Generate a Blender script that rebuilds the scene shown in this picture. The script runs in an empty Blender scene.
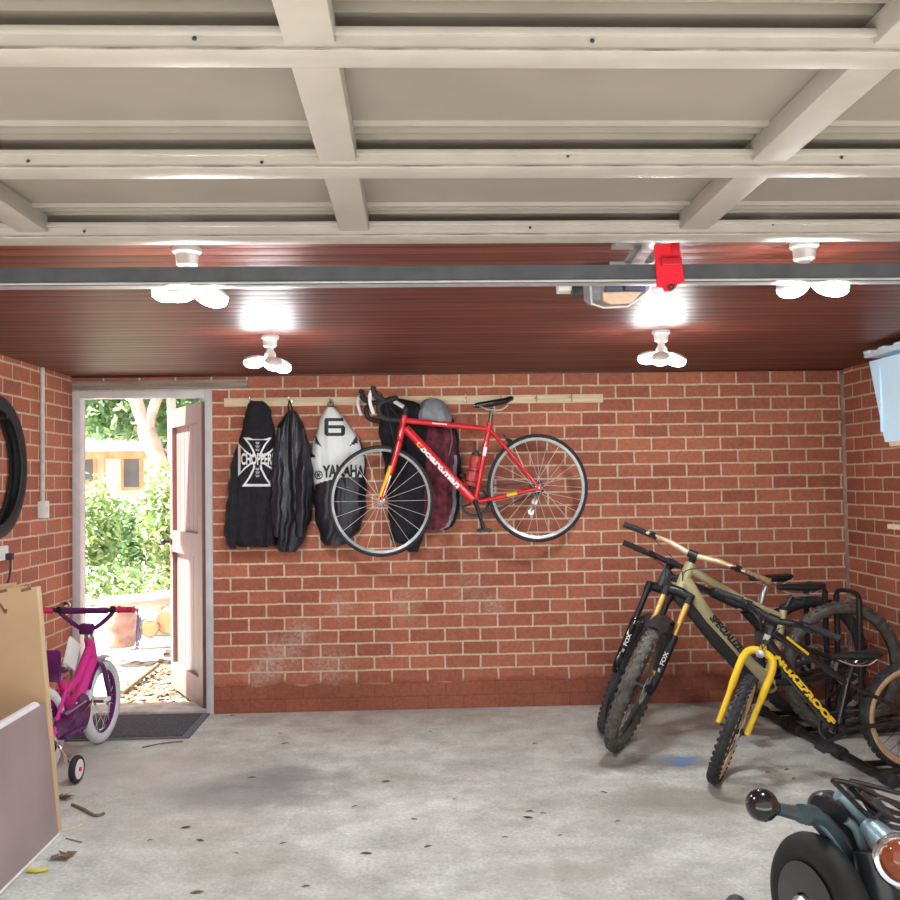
import bpy, bmesh, math, random
from mathutils import Vector, Matrix
random.seed(7)
V = Vector
PI = math.pi
S = bpy.context.scene
COL = S.collection

# ------------------------------------------------------------------ camera
F_PX, YAW, PIT, ROL, CAMH = 950.0, .0385, .0332, .0144, 1.449
D, XL, XR, H = 6.12, -2.164, 2.823, 2.15
cy_, sy_ = math.cos(YAW), math.sin(YAW)
cp_, sp_ = math.cos(PIT), math.sin(PIT)
R0 = V((cy_, -sy_, 0)); F0 = V((sy_, cy_, 0))
FW = cp_*F0 + sp_*V((0, 0, 1)); U0 = -sp_*F0 + cp_*V((0, 0, 1))
IR = math.cos(ROL)*R0 - math.sin(ROL)*U0
IU = math.sin(ROL)*R0 + math.cos(ROL)*U0
EYE = V((0, 0, CAMH))
cam_d = bpy.data.cameras.new('camera'); cam = bpy.data.objects.new('camera', cam_d); COL.objects.link(cam)
cam_d.sensor_width = 36; cam_d.lens = 36*F_PX/900; cam_d.clip_start = .05; cam_d.clip_end = 300
cam.matrix_world = Matrix((( IR.x, IU.x, -FW.x, EYE.x), (IR.y, IU.y, -FW.y, EYE.y), (IR.z, IU.z, -FW.z, EYE.z), (0, 0, 0, 1)))
S.camera = cam

def ray(px, py): return (FW + IR*((px-450)/F_PX) + IU*((450-py)/F_PX))
def atY(px, py, y): r = ray(px, py); return EYE + r*(y/r.y)
def atZ(px, py, z=0.): r = ray(px, py); return EYE + r*((z-CAMH)/r.z)
def atX(px, py, x): r = ray(px, py); return EYE + r*(x/r.x)
def atPl(px, py, p, n): r = ray(px, py); return EYE + r*((p-EYE).dot(n)/r.dot(n))

# ------------------------------------------------------------------ materials
def _bs(name):
    m = bpy.data.materials.new(name); m.use_nodes = True
    nt = m.node_tree; return m, nt, nt.nodes['Principled BSDF']
def N(nt, t, **k):
    n = nt.nodes.new(t)
    for a, b in k.items():
        if a in n.inputs: n.inputs[a].default_value = b
        else: setattr(n, a, b)
    return n
def mat(name, col, rough=.5, metal=0., var=.12, scale=30., bump=0., bscale=None, coat=0., emit=None, trans=0., stretch=None):
    m, nt, b = _bs(name); L = nt.links.new
    tc = N(nt, 'ShaderNodeTexCoord'); mp = N(nt, 'ShaderNodeMapping')
    if stretch: mp.inputs['Scale'].default_value = stretch
    L(tc.outputs['Object'], mp.inputs[0])
    nz = N(nt, 'ShaderNodeTexNoise', Scale=scale, Detail=4.0); L(mp.outputs[0], nz.inputs['Vector'])
    mx = N(nt, 'ShaderNodeMix', data_type='RGBA')
    c = V(col[:3])
    mx.inputs[6].default_value = (*(c*(1-var)), 1); mx.inputs[7].default_value = (*[min(1, x*(1+var)) for x in c], 1)
    mr = N(nt, 'ShaderNodeMapRange'); mr.inputs['From Min'].default_value = .32; mr.inputs['From Max'].default_value = .68; L(nz.outputs['Fac'], mr.inputs['Value'])
    L(mr.outputs[0], mx.inputs[0]); L(mx.outputs[2], b.inputs['Base Color'])
    b.inputs['Roughness'].default_value = rough; b.inputs['Metallic'].default_value = metal
    b.inputs['Coat Weight'].default_value = coat
    if trans: b.inputs['Transmission Weight'].default_value = trans
    if bump:
        n2 = N(nt, 'ShaderNodeTexNoise', Scale=bscale or scale, Detail=5.0); L(mp.outputs[0], n2.inputs['Vector'])
        bp = N(nt, 'ShaderNodeBump', Strength=bump, Distance=.01); L(n2.outputs['Fac'], bp.inputs['Height']); L(bp.outputs[0], b.inputs['Normal'])
    if emit:
        b.inputs['Emission Color'].default_value = (*emit[:3], 1); b.inputs['Emission Strength'].default_value = emit[3]
    return m

def brick_mat(name, axis, bw, ox, oz, seed, dark=1.0):
    m, nt, b = _bs(name); L = nt.links.new
    g = N(nt, 'ShaderNodeNewGeometry'); sp = N(nt, 'ShaderNodeSeparateXYZ'); L(g.outputs['Position'], sp.inputs[0])
    cb = N(nt, 'ShaderNodeCombineXYZ')
    ax = N(nt, 'ShaderNodeMath', operation='ADD'); L(sp.outputs[axis], ax.inputs[0]); ax.inputs[1].default_value = ox
    az = N(nt, 'ShaderNodeMath', operation='ADD'); L(sp.outputs[2], az.inputs[0]); az.inputs[1].default_value = oz
    L(ax.outputs[0], cb.inputs[0]); L(az.outputs[0], cb.inputs[1])
    # a little wobble so that the joints are not ruler straight
    wn = N(nt, 'ShaderNodeTexNoise', Scale=9.0, Detail=2.0); L(g.outputs['Position'], wn.inputs['Vector'])
    wv = N(nt, 'ShaderNodeVectorMath', operation='MULTIPLY_ADD'); L(wn.outputs['Color'], wv.inputs[0]); wv.inputs[1].default_value = (.008, .008, 0); L(cb.outputs[0], wv.inputs[2])
    def brick(c1, c2, mo, ms, bias=0):
        t = N(nt, 'ShaderNodeTexBrick', offset=.5, squash=1.0)
        t.inputs['Color1'].default_value = (*c1, 1); t.inputs['Color2'].default_value = (*c2, 1); t.inputs['Mortar'].default_value = (*mo, 1)
        t.inputs['Scale'].default_value = 1; t.inputs['Mortar Size'].default_value = ms; t.inputs['Mortar Smooth'].default_value = .25
        t.inputs['Bias'].default_value = bias; t.inputs['Brick Width'].default_value = bw; t.inputs['Row Height'].default_value = .086
        L(wv.outputs[0], t.inputs['Vector']); return t
    t1 = brick((.52*dark, .175*dark, .098*dark), (.37*dark, .112*dark, .068*dark), (.70, .56, .41), .0064)
    # mortar painted over near the floor
    nz = N(nt, 'ShaderNodeTexNoise', Scale=6.0, Detail=3.0); L(g.outputs['Position'], nz.inputs['Vector'])
    zz = N(nt, 'ShaderNodeMath', operation='MULTIPLY_ADD'); L(nz.outputs['Fac'], zz.inputs[0]); zz.inputs[1].default_value = .10; L(sp.outputs[2], zz.inputs[2])
    mr = N(nt, 'ShaderNodeMapRange'); L(zz.outputs[0], mr.inputs['Value']); mr.inputs['From Min'].default_value = .225; mr.inputs['From Max'].default_value = .255
    mr.inputs['To Min'].default_value = 1; mr.inputs['To Max'].default_value = 0
    painted = N(nt, 'ShaderNodeMix', data_type='RGBA'); L(mr.outputs[0], painted.inputs[0]); L(t1.outputs['Color'], painted.inputs[6])
    t2 = brick((.36, .112, .065), (.31, .092, .056), (.29, .084, .05), .004); L(t2.outputs['Color'], painted.inputs[7])
    # large and small tonal variation
    n1 = N(nt, 'ShaderNodeTexNoise', Scale=1.3, Detail=3.0); L(g.outputs['Position'], n1.inputs['Vector'])
    n2 = N(nt, 'ShaderNodeTexNoise', Scale=55.0, Detail=5.0); L(g.outputs['Position'], n2.inputs['Vector'])
    v1 = N(nt, 'ShaderNodeMapRange'); L(n1.outputs['Fac'], v1.inputs['Value']); v1.inputs['From Min'].default_value = .3; v1.inputs['From Max'].default_value = .7; v1.inputs['To Min'].default_value = .85; v1.inputs['To Max'].default_value = 1.1
    v2 = N(nt, 'ShaderNodeMapRange'); L(n2.outputs['Fac'], v2.inputs['Value']); v2.inputs['From Min'].default_value = .3; v2.inputs['From Max'].default_value = .7; v2.inputs['To Min'].default_value = .82; v2.inputs['To Max'].default_value = 1.12
    mm = N(nt, 'ShaderNodeMath', operation='MULTIPLY'); L(v1.outputs[0], mm.inputs[0]); L(v2.outputs[0], mm.inputs[1])
    sc = N(nt, 'ShaderNodeVectorMath', operation='SCALE'); L(painted.outputs[2], sc.inputs[0]); L(mm.outputs[0], sc.inputs['Scale'])
    last = sc.outputs[0]
    if axis == 0:   # pale salt bloom on a few bricks of the back wall
        for (px, py, r, k) in [(283, 652, .17, .5), (268, 668, .14, .6), (300, 634, .12, .45), (330, 664, .18, .4), (340, 607, .12, .3), (494, 605, .10, .55), (405, 606, .14, .35), (470, 592, .16, .2), (255, 676, .1, .4)]:
            p = atY(px, py, D)
            d = N(nt, 'ShaderNodeVectorMath', operation='DISTANCE'); L(g.outputs['Position'], d.inputs[0]); d.inputs[1].default_value = p
            q = N(nt, 'ShaderNodeMapRange', interpolation_type='SMOOTHSTEP'); L(d.outputs['Value'], q.inputs['Value']); q.inputs['From Min'].default_value = r; q.inputs['From Max'].default_value = r*.2; q.inputs['To Max'].default_value = k*1.3
            w = N(nt, 'ShaderNodeMath', operation='MULTIPLY', use_clamp=True); L(q.outputs[0], w.inputs[0]); 
            n3 = N(nt, 'ShaderNodeMapRange'); L(n2.outputs['Fac'], n3.inputs['Value']); n3.inputs['From Min'].default_value = .25; n3.inputs['From Max'].default_value = .8; L(n3.outputs[0], w.inputs[1])
            x = N(nt, 'ShaderNodeMix', data_type='RGBA'); L(w.outputs[0], x.inputs[0]); L(last, x.inputs[6]); x.inputs[7].default_value = (.62, .50, .42, 1); last = x.outputs[2]
    L(last, b.inputs['Base Color']); b.inputs['Roughness'].default_value = .8
    inv = N(nt, 'ShaderNodeMath', operation='SUBTRACT'); inv.inputs[0].default_value = 1; L(t1.outputs['Fac'], inv.inputs[1])
    hh = N(nt, 'ShaderNodeMath', operation='MULTIPLY_ADD'); L(n2.outputs['Fac'], hh.inputs[0]); hh.inputs[1].default_value = .35; L(inv.outputs[0], hh.inputs[2])
    bp = N(nt, 'ShaderNodeBump', Strength=.5, Distance=.006); L(hh.outputs[0], bp.inputs['Height']); L(bp.outputs[0], b.inputs['Normal'])
    return m

def floor_mat():
    m, nt, b = _bs('worn concrete'); L = nt.links.new
    g = N(nt, 'ShaderNodeNewGeometry')
    a = N(nt, 'ShaderNodeTexNoise', Scale=.9, Detail=6.0, Roughness=.62); L(g.outputs['Position'], a.inputs['Vector'])
    c = N(nt, 'ShaderNodeTexNoise', Scale=5.0, Detail=10.0, Roughness=.74); L(g.outputs['Position'], c.inputs['Vector'])
    f = N(nt, 'ShaderNodeTexNoise', Scale=70.0, Detail=4.0); L(g.outputs['Position'], f.inputs['Vector'])
    r1 = N(nt, 'ShaderNodeValToRGB'); L(a.outputs['Fac'], r1.inputs[0])
    r1.color_ramp.elements[0].position = .30; r1.color_ramp.elements[0].color = (.46, .465, .42, 1)
    r1.color_ramp.elements[1].position = .62; r1.color_ramp.elements[1].color = (.68, .71, .66, 1)
    r2 = N(nt, 'ShaderNodeMapRange'); L(c.outputs['Fac'], r2.inputs['Value']); r2.inputs['From Min'].default_value = .30; r2.inputs['From Max'].default_value = .66; r2.inputs['To Min'].default_value = .64; r2.inputs['To Max'].default_value = 1.18
    r3 = N(nt, 'ShaderNodeMapRange'); L(f.outputs['Fac'], r3.inputs['Value']); r3.inputs['From Min'].default_value = .3; r3.inputs['From Max'].default_value = .7; r3.inputs['To Min'].default_value = .80; r3.inputs['To Max'].default_value = 1.12
    mm = N(nt, 'ShaderNodeMath', operation='MULTIPLY'); L(r2.outputs[0], mm.inputs[0]); L(r3.outputs[0], mm.inputs[1])
    sc = N(nt, 'ShaderNodeVectorMath', operation='SCALE'); L(r1.outputs[0], sc.inputs[0]); L(mm.outputs[0], sc.inputs['Scale'])
    last = sc.outputs[0]
    jit = N(nt, 'ShaderNodeVectorMath', operation='MULTIPLY_ADD'); L(c.outputs['Color'], jit.inputs[0]); jit.inputs[1].default_value = (.5, .5, 0); L(g.outputs['Position'], jit.inputs[2])
    # stains: pixel centre, half sizes in metres, colour, strength
    for (px, py, rx, ry, col, k) in [(245, 793, .62, .34, (.17, .17, .19), .70), (290, 775, .42, .20, (.17, .17, .19), .6), (190, 820, .7, .4, (.42, .35, .32), .35),
                                     (640, 763, .55, .20, (.21, .19, .145), .70), (690, 800, .55, .24, (.26, .25, .19), .65), (560, 872, .35, .16, (.36, .34, .29), .4),
                                     (250, 862, .45, .25, (.40, .35, .30), .3), (675, 760, .14, .085, (.12, .29, .58), 2.0), (740, 812, .4, .2, (.32, .31, .25), .4), (120, 770, .8, .5, (.55, .47, .45), .5)]:
        p = atZ(px, py)
        s = N(nt, 'ShaderNodeVectorMath', operation='SUBTRACT'); L(jit.outputs[0], s.inputs[0]); s.inputs[1].default_value = (p.x+.25, p.y+.25, 0)
        q = N(nt, 'ShaderNodeVectorMath', operation='MULTIPLY'); L(s.outputs[0], q.inputs[0]); q.inputs[1].default_value = (1/rx, 1/ry, 0)
        ln = N(nt, 'ShaderNodeVectorMath', operation='LENGTH'); L(q.outputs[0], ln.inputs[0])
        w = N(nt, 'ShaderNodeMapRange', interpolation_type='SMOOTHSTEP'); L(ln.outputs['Value'], w.inputs['Value']); w.inputs['From Min'].default_value = 1.0; w.inputs['From Max'].default_value = .25 if k < 1 else .45; w.inputs['To Max'].default_value = min(k, .72)
        x = N(nt, 'ShaderNodeMix', data_type='RGBA'); L(w.outputs[0], x.inputs[0]); L(last, x.inputs[6]); x.inputs[7].default_value = (*col, 1); last = x.outputs[2]
    L(last, b.inputs['Base Color'])
    rr = N(nt, 'ShaderNodeMapRange'); L(a.outputs['Fac'], rr.inputs['Value']); rr.inputs['To Min'].default_value = .35; rr.inputs['To Max'].default_value = .75; L(rr.outputs[0], b.inputs['Roughness'])
    bp = N(nt, 'ShaderNodeBump', Strength=.25, Distance=.006); L(c.outputs['Fac'], bp.inputs['Height']); L(bp.outputs[0], b.inputs['Normal'])
    return m

def ceiling_mat():
    m, nt, b = _bs('varnished red boards'); L = nt.links.new
    g = N(nt, 'ShaderNodeNewGeometry'); sp = N(nt, 'ShaderNodeSeparateXYZ'); L(g.outputs['Position'], sp.inputs[0])
    dv = N(nt, 'ShaderNodeMath', operation='DIVIDE'); L(sp.outputs[1], dv.inputs[0]); dv.inputs[1].default_value = .088
    fl = N(nt, 'ShaderNodeMath', operation='FLOOR'); L(dv.outputs[0], fl.inputs[0])
    fr = N(nt, 'ShaderNodeMath', operation='FRACT'); L(dv.outputs[0], fr.inputs[0])
    wn = N(nt, 'ShaderNodeTexWhiteNoise', noise_dimensions='1D'); L(fl.outputs[0], wn.inputs['W'])
    mp = N(nt, 'ShaderNodeMapping'); mp.inputs['Scale'].default_value = (1.2, 22, 1); L(g.outputs['Position'], mp.inputs[0])
    ad = N(nt, 'ShaderNodeVectorMath', operation='ADD'); L(mp.outputs[0], ad.inputs[0]); L(wn.outputs['Color'], ad.inputs[1])
    nz = N(nt, 'ShaderNodeTexNoise', Scale=2.0, Detail=6.0); L(ad.outputs[0], nz.inputs['Vector'])
    ramp = N(nt, 'ShaderNodeValToRGB'); L(nz.outputs['Fac'], ramp.inputs[0])
    ramp.color_ramp.elements[0].position = .3; ramp.color_ramp.elements[0].color = (.088, .020, .014, 1)
    ramp.color_ramp.elements[1].position = .72; ramp.color_ramp.elements[1].color = (.22, .055, .032, 1)
    bv = N(nt, 'ShaderNodeMapRange'); L(wn.outputs['Value'], bv.inputs['Value']); bv.inputs['To Min'].default_value = .72; bv.inputs['To Max'].default_value = 1.25
    # groove at each board edge
    ab = N(nt, 'ShaderNodeMath', operation='PINGPONG'); L(fr.outputs[0], ab.inputs[0]); ab.inputs[1].default_value = .5
    gr = N(nt, 'ShaderNodeMapRange', interpolation_type='SMOOTHSTEP'); L(ab.outputs[0], gr.inputs['Value']); gr.inputs['From Min'].default_value = 0; gr.inputs['From Max'].default_value = .07
    gm = N(nt, 'ShaderNodeMapRange'); L(gr.outputs[0], gm.inputs['Value']); gm.inputs['To Min'].default_value = .35; gm.inputs['To Max'].default_value = 1
    mm = N(nt, 'ShaderNodeMath', operation='MULTIPLY'); L(bv.outputs[0], mm.inputs[0]); L(gm.outputs[0], mm.inputs[1])
    sc = N(nt, 'ShaderNodeVectorMath', operation='SCALE'); L(ramp.outputs[0], sc.inputs[0]); L(mm.outputs[0], sc.inputs['Scale'])
    L(sc.outputs[0], b.inputs['Base Color'])
    b.inputs['Roughness'].default_value = .47; b.inputs['Coat Weight'].default_value = .0; b.inputs['Specular IOR Level'].default_value = .40
    crown = N(nt, 'ShaderNodeMath', operation='MULTIPLY_ADD'); L(ab.outputs[0], crown.inputs[0]); crown.inputs[1].default_value = .6; L(gr.outputs[0], crown.inputs[2])
    h2 = N(nt, 'ShaderNodeMath', operation='MULTIPLY_ADD'); L(nz.outputs['Fac'], h2.inputs[0]); h2.inputs[1].default_value = .45; L(crown.outputs[0], h2.inputs[2])
    bp = N(nt, 'ShaderNodeBump', Strength=.8, Distance=.006); L(h2.outputs[0], bp.inputs['Height']); L(bp.outputs[0], b.inputs['Normal']); L(bp.outputs[0], b.inputs['Coat Normal'])
    return m

M = {
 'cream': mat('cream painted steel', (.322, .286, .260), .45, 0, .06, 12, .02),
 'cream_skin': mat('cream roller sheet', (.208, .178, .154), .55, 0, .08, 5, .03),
 'grey_steel': mat('galvanised grey steel', (.105, .11, .125), .45, .4, .15, 15),
 'light_steel': mat('bright steel edge', (.48, .49, .50), .4, .4, .08, 20),
 'white_plastic': mat('white plastic', (.80, .80, .78), .35, 0, .03, 20),
 'frame_paint': mat('grey white gloss paint', (.66, .66, .68), .45, 0, .08, 9, .1),
 'old_timber': mat('weathered grey timber', (.30, .25, .21), .8, 0, .35, 8, .4, 30, stretch=(.5, 8, 8)),
 'pine': mat('raw pine', (.78, .63, .42), .6, 0, .14, 6, .1, 20, stretch=(.6, 10, 10)),
 'door_pink': mat('faded maroon door paint', (.27, .155, .15), .5, 0, .10, 6, .1, stretch=(6, 6, .8)),
 'door_dark': mat('dark maroon edge', (.20, .06, .055), .5, 0, .10, 9),  # a darker maroon than the door paint
 'black_rubber': mat('black rubber', (.022, .022, .024), .7, 0, .25, 40, .3),
 'tyre_dusty': mat('dusty knobbly rubber', (.115, .108, .095), .8, 0, .35, 25, .4),
 'tyre_dark': mat('dark knobbly rubber', (.040, .042, .045), .75, 0, .3, 25, .4),
 'tan_wall': mat('tan sidewall', (.62, .42, .24), .7, 0, .12, 30),
 'black_gloss': mat('black gloss', (.012, .012, .014), .16, 0, .1, 20, coat=.5),
 'black_satin': mat('black satin metal', (.022, .023, .026), .38, .3, .15, 30),
 'black_plastic': mat('black plastic', (.028, .028, .032), .5, 0, .15, 30),
 'dark_grey': mat('dark grey', (.075, .08, .088), .45, .2, .15, 30),
 'chrome': mat('chrome', (.75, .76, .78), .15, 1, .04, 20),
 'alu': mat('brushed aluminium', (.68, .69, .70), .30, .85, .08, 40),
 'spoke': mat('steel spoke', (.78, .78, .77), .3, .6, .04, 40),
 'red_frame': mat('red gloss paint', (.72, .022, .035), .25, 0, .06, 10, coat=.4),
 'red_plastic': mat('red plastic', (.78, .015, .04), .4, 0, .06, 20),
 'yellow': mat('yellow gloss paint', (.92, .60, .012), .3, 0, .04, 15, coat=.4),
 'gold': mat('gold anodised', (.72, .42, .12), .28, .7, .08, 30),
 'gold_bar': mat('pale bronze bar', (.74, .55, .34), .3, .4, .08, 30),
 'brown_grip': mat('brown rubber grip', (.28, .15, .075), .7, 0, .15, 60, .3),
 'olive': mat('olive green gloss paint', (.46, .42, .23), .3, .1, .10, 10, coat=.4),
 'white_ink': mat('white lettering', (.88, .88, .88), .4, 0, .02, 20),
 'black_ink': mat('black lettering', (.015, .015, .016), .5, 0, .05, 20),
 'yellow_ink': mat('yellow lettering', (.95, .62, .02), .4, 0, .03, 20),
 'cotton_black': mat('black cotton', (.014, .014, .020), .95, 0, .3, 25, .4, 90),
 'leather': mat('black leather', (.015, .016, .024), .40, 0, .3, 9, .35, 30),
 'vinyl_white': mat('white leather', (.76, .80, .80), .45, 0, .05, 8, .15, 25),
 'maroon': mat('maroon patterned cloth', (.12, .018, .034), .85, 0, .85, 17, .4, 60),
 'grey_knit': mat('grey knit', (.26, .28, .31), .95, 0, .35, 14, .5, 60),
 'card': mat('brown cardboard', (.60, .43, .26), .8, 0, .06, 5, .06),
 'card_dark': mat('cardboard inner', (.20, .12, .06), .85, 0, .15, 20),
 'panel': mat('pinkish grey laminate', (.33, .25, .25), .35, 0, .16, 2.2, .05),
 'panel_edge': mat('white foam edging', (.80, .80, .84), .4, 0, .06, 20, .1),
 'pink': mat('hot pink paint', (.72, .04, .30), .28, 0, .08, 14, coat=.4),
 'purple': mat('purple gloss plastic', (.115, .012, .125), .22, 0, .15, 14, coat=.5),
 'grip_pink': mat('raspberry grip', (.62, .035, .12), .5, 0, .12, 40),
 'white_rubber': mat('white tyre rubber', (.74, .78, .82), .6, 0, .06, 30, .2),
 'silver_foil': mat('silver purple foil', (.50, .42, .70), .25, .5, .5, 50),
 'blue_tub': mat('pale blue plastic', (.58, .80, .94), .4, 0, .04, 8, emit=(.5, .75, .95, .12)),  # faint blue glow added to the plastic; the tub is no lamp
 'mat_grey': mat('grey doormat pile', (.085, .088, .10), .95, 0, .5, 90, .6, 120),
 'mat_edge': mat('doormat rubber edge', (.15, .155, .17), .8, 0, .15, 30),
 'teal': mat('dark teal metal paint', (.085, .125, .145), .32, .35, .2, 9, coat=.3),
 'teal_light': mat('pale teal metal', (.30, .42, .46), .35, .4, .1, 9),
 'amber': mat('amber lens', (.26, .055, .02), .15, 0, .15, 30, coat=.6),
 'led': mat('led panel', (1, 1, 1), .5, emit=(.93, .97, 1.0, 190)),
 'leaf_floor': mat('dry leaf', (.15, .10, .05), .8, 0, .4, 60),
 'twig': mat('twig bark', (.22, .16, .10), .85, 0, .3, 40, .3),
 'soil': mat('pale gravel path', (.62, .56, .50), .9, 0, .3, 9, .4, 40),
 'litter': mat('brown leaf litter', (.24, .15, .09), .9, 0, .6, 5),
 'leaf_a': mat('mid green leaves', (.24, .38, .16), .55, 0, .5, 3),
 'leaf_b': mat('pale green leaves', (.46, .55, .26), .55, 0, .4, 3),
 'leaf_c': mat('deep green leaves', (.16, .30, .16), .55, 0, .45, 3),
 'bark': mat('pale smooth bark', (.58, .44, .38), .8, 0, .25, 6, .4, 20),
 'log_bark': mat('reddish log bark', (.40, .24, .20), .85, 0, .35, 9, .5, 25),
 'log_cut': mat('orange cut wood', (.66, .38, .20), .7, 0, .15, 14),
 'render_white': mat('cream house wall', (.80, .74, .64), .85, 0, .05, 4),
 'fascia': mat('white fascia paint', (.85, .84, .80), .5, 0, .03, 5),
 'soffit': mat('orange timber eaves', (.60, .34, .20), .6, 0, .15, 6),
 'window_dark': mat('dark window glass', (.13, .14, .16), .1, 0, .2, 3),
 'bottle_red': mat('red bottle plastic', (.50, .05, .05), .35, 0, .1, 20),
 'debris_yel': mat('yellow plastic strip', (.75, .66, .10), .5, 0, .1, 30),
}

# ------------------------------------------------------------------ mesh builder
class MB:
    def __init__(s): s.bm = bmesh.new(); s.mi = 0
    def _faces(s, fs):
        for f in fs: f.material_index = s.mi
    def box(s, c, size, rot=None, bev=0.):
        r = bmesh.ops.create_cube(s.bm, size=1); vs = r['verts']
        for v in vs: v.co = V((v.co.x*size[0], v.co.y*size[1], v.co.z*size[2]))
        fs = list({f for v in vs for f in v.link_faces})
        if bev:
            es = list({e for v in vs for e in v.link_edges})
            q = bmesh.ops.bevel(s.bm, geom=es, offset=bev, segments=2, affect='EDGES', profile=.6)
            vs = list(set([v for v in vs if v.is_valid] + list(q['verts']))); fs = list({f for v in vs for f in v.link_faces})
        m = (rot.to_4x4() if rot is not None else Matrix.Identity(4)); m = Matrix.Translation(V(c)) @ m
        for v in vs: v.co = m @ v.co
        s._faces(fs); return s
    def quad(s, *p):
        s._faces([s.bm.faces.new([s.bm.verts.new(V(q)) for q in p])]); return s
    def tube(s, pts, r, n=10, closed=False, cap=True, flat=None):
        pts = [V(p) for p in pts]; k = len(pts)
        rs = r if isinstance(r, (list, tuple)) else [r]*k
        T = []
        for i in range(k):
            if closed: t = pts[(i+1) % k] - pts[i-1]
            else: t = pts[min(i+1, k-1)] - pts[max(i-1, 0)]
            T.append(t.normalized() if t.length > 1e-9 else V((0, 0, 1)))
        up = V((0, 0, 1)) if abs(T[0].z) < .9 else V((1, 0, 0))
        u = (up - T[0]*up.dot(T[0])).normalized(); rings = []
        for i in range(k):
            u = (u - T[i]*u.dot(T[i])); u = u.normalized() if u.length > 1e-6 else V((1, 0, 0)); w = T[i].cross(u)
            a, b = (rs[i], rs[i]) if flat is None else (rs[i], rs[i]*flat)
            rings.append([s.bm.verts.new(pts[i] + u*math.cos(2*PI*j/n)*b + w*math.sin(2*PI*j/n)*a) for j in range(n)])
        fs = []
        for i in range(k if closed else k-1):
            A, B = rings[i], rings[(i+1) % k]
            for j in range(n): fs.append(s.bm.faces.new((A[j], A[(j+1) % n], B[(j+1) % n], B[j])))
        if cap and not closed:
            fs.append(s.bm.faces.new(rings[0][::-1])); fs.append(s.bm.faces.new(rings[-1]))
        s._faces(fs); return s
    def smooth_tube(s, pts, r, n=10, sub=5, **k):
        return s.tube(cat(pts, sub), r, n, **k)
    def lathe(s, prof, c, axis=(0, 0, 1), n=24, sx=1.):
        ax = V(axis).normalized(); up = V((0, 0, 1)) if abs(ax.z) < .9 else V((1, 0, 0))
        u = (up - ax*up.dot(ax)).normalized(); w = ax.cross(u); rings = []; c = V(c)
        for (r, h) in prof:
            rings.append([s.bm.verts.new(c + ax*h + (u*math.cos(2*PI*j/n) + w*math.sin(2*PI*j/n)*sx)*max(r, 1e-4)) for j in range(n)])
        fs = []
        for A, B in zip(rings, rings[1:]):
            for j in range(n): fs.append(s.bm.faces.new((A[j], A[(j+1) % n], B[(j+1) % n], B[j])))
        if prof[0][0] < 2e-4 or True: fs.append(s.bm.faces.new(rings[0][::-1])); fs.append(s.bm.faces.new(rings[-1]))
        s._faces(fs); return s
    def ring(s, c, axis, R, prof, n=48, sx=1.):
        """closed profile [(dr, dh)] swept about an axis"""
        ax = V(axis).normalized(); up = V((0, 0, 1)) if abs(ax.z) < .9 else V((1, 0, 0))
        u = (up - ax*up.dot(ax)).normalized(); w = ax.cross(u); c = V(c); rings = []
        for i in range(n):
            d = u*math.cos(2*PI*i/n) + w*math.sin(2*PI*i/n)*sx
            rings.append([s.bm.verts.new(c + d*(R+dr) + ax*dh) for dr, dh in prof])
        fs = []; k = len(prof)
        for i in range(n):
            A, B = rings[i], rings[(i+1) % n]
            for j in range(k): fs.append(s.bm.faces.new((A[j], B[j], B[(j+1) % k], A[(j+1) % k])))
        s._faces(fs); return s
    def torus(s, c, axis, R, r, n=48, k=12, sx=1., flat=1.):
        return s.ring(c, axis, R, [(r*math.cos(2*PI*j/k), r*flat*math.sin(2*PI*j/k)) for j in range(k)], n, sx)
    def sphere(s, c, r, sc=(1, 1, 1), n=20, rot=None):
        q = bmesh.ops.create_uvsphere(s.bm, u_segments=n, v_segments=max(6, n//2), radius=r); 
        for v in q['verts']:
            p = V((v.co.x*sc[0], v.co.y*sc[1], v.co.z*sc[2])); v.co = V(c) + (rot @ p if rot is not None else p)
        s._faces({f for v in q['verts'] for f in v.link_faces}); return s
    def prism(s, poly, o, ex, ey, ez, th):
        """2D polygon in the ex/ey plane from o, thickened along ez"""
        o, ex, ey, ez = V(o), V(ex), V(ey), V(ez)
        a = [s.bm.verts.new(o + ex*x + ey*y) for x, y in poly]; b = [s.bm.verts.new(o + ex*x + ey*y + ez*th) for x, y in poly]
        n = len(poly); fs = [s.bm.faces.new(a[::-1]), s.bm.faces.new(b)]
        for i in range(n): fs.append(s.bm.faces.new((a[i], a[(i+1) % n], b[(i+1) % n], b[i])))
        s._faces(fs); return s
    def text(s, t, o, ex, ey, height, width=None, wrap=None, bold=.0, shear=0., lift=.0012):
        """flat lettering, centred at o; wrap = radius of the tube it lies on"""
        o, ex, ey = V(o), V(ex).normalized(), V(ey).normalized(); nrm = ex.cross(ey)
        cu = bpy.data.curves.new('t', 'FONT'); cu.body = t; cu.align_x = 'CENTER'; cu.align_y = 'CENTER'; cu.offset = bold; cu.shear = shear; cu.resolution_u = 3
        ob = bpy.data.objects.new('t', cu); COL.objects.link(ob); bpy.context.view_layer.update()
        me = bpy.data.meshes.new_from_object(ob.evaluated_get(bpy.context.evaluated_depsgraph_get()))
        bpy.data.objects.remove(ob); bpy.data.curves.remove(cu)
        xs = [v.co.x for v in me.vertices]; ys = [v.co.y for v in me.vertices]
        kx = (width/(max(xs)-min(xs))) if width else height/(max(ys)-min(ys)); ky = height/(max(ys)-min(ys))
        mx, my = (max(xs)+min(xs))/2, (max(ys)+min(ys))/2; vs = []
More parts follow.
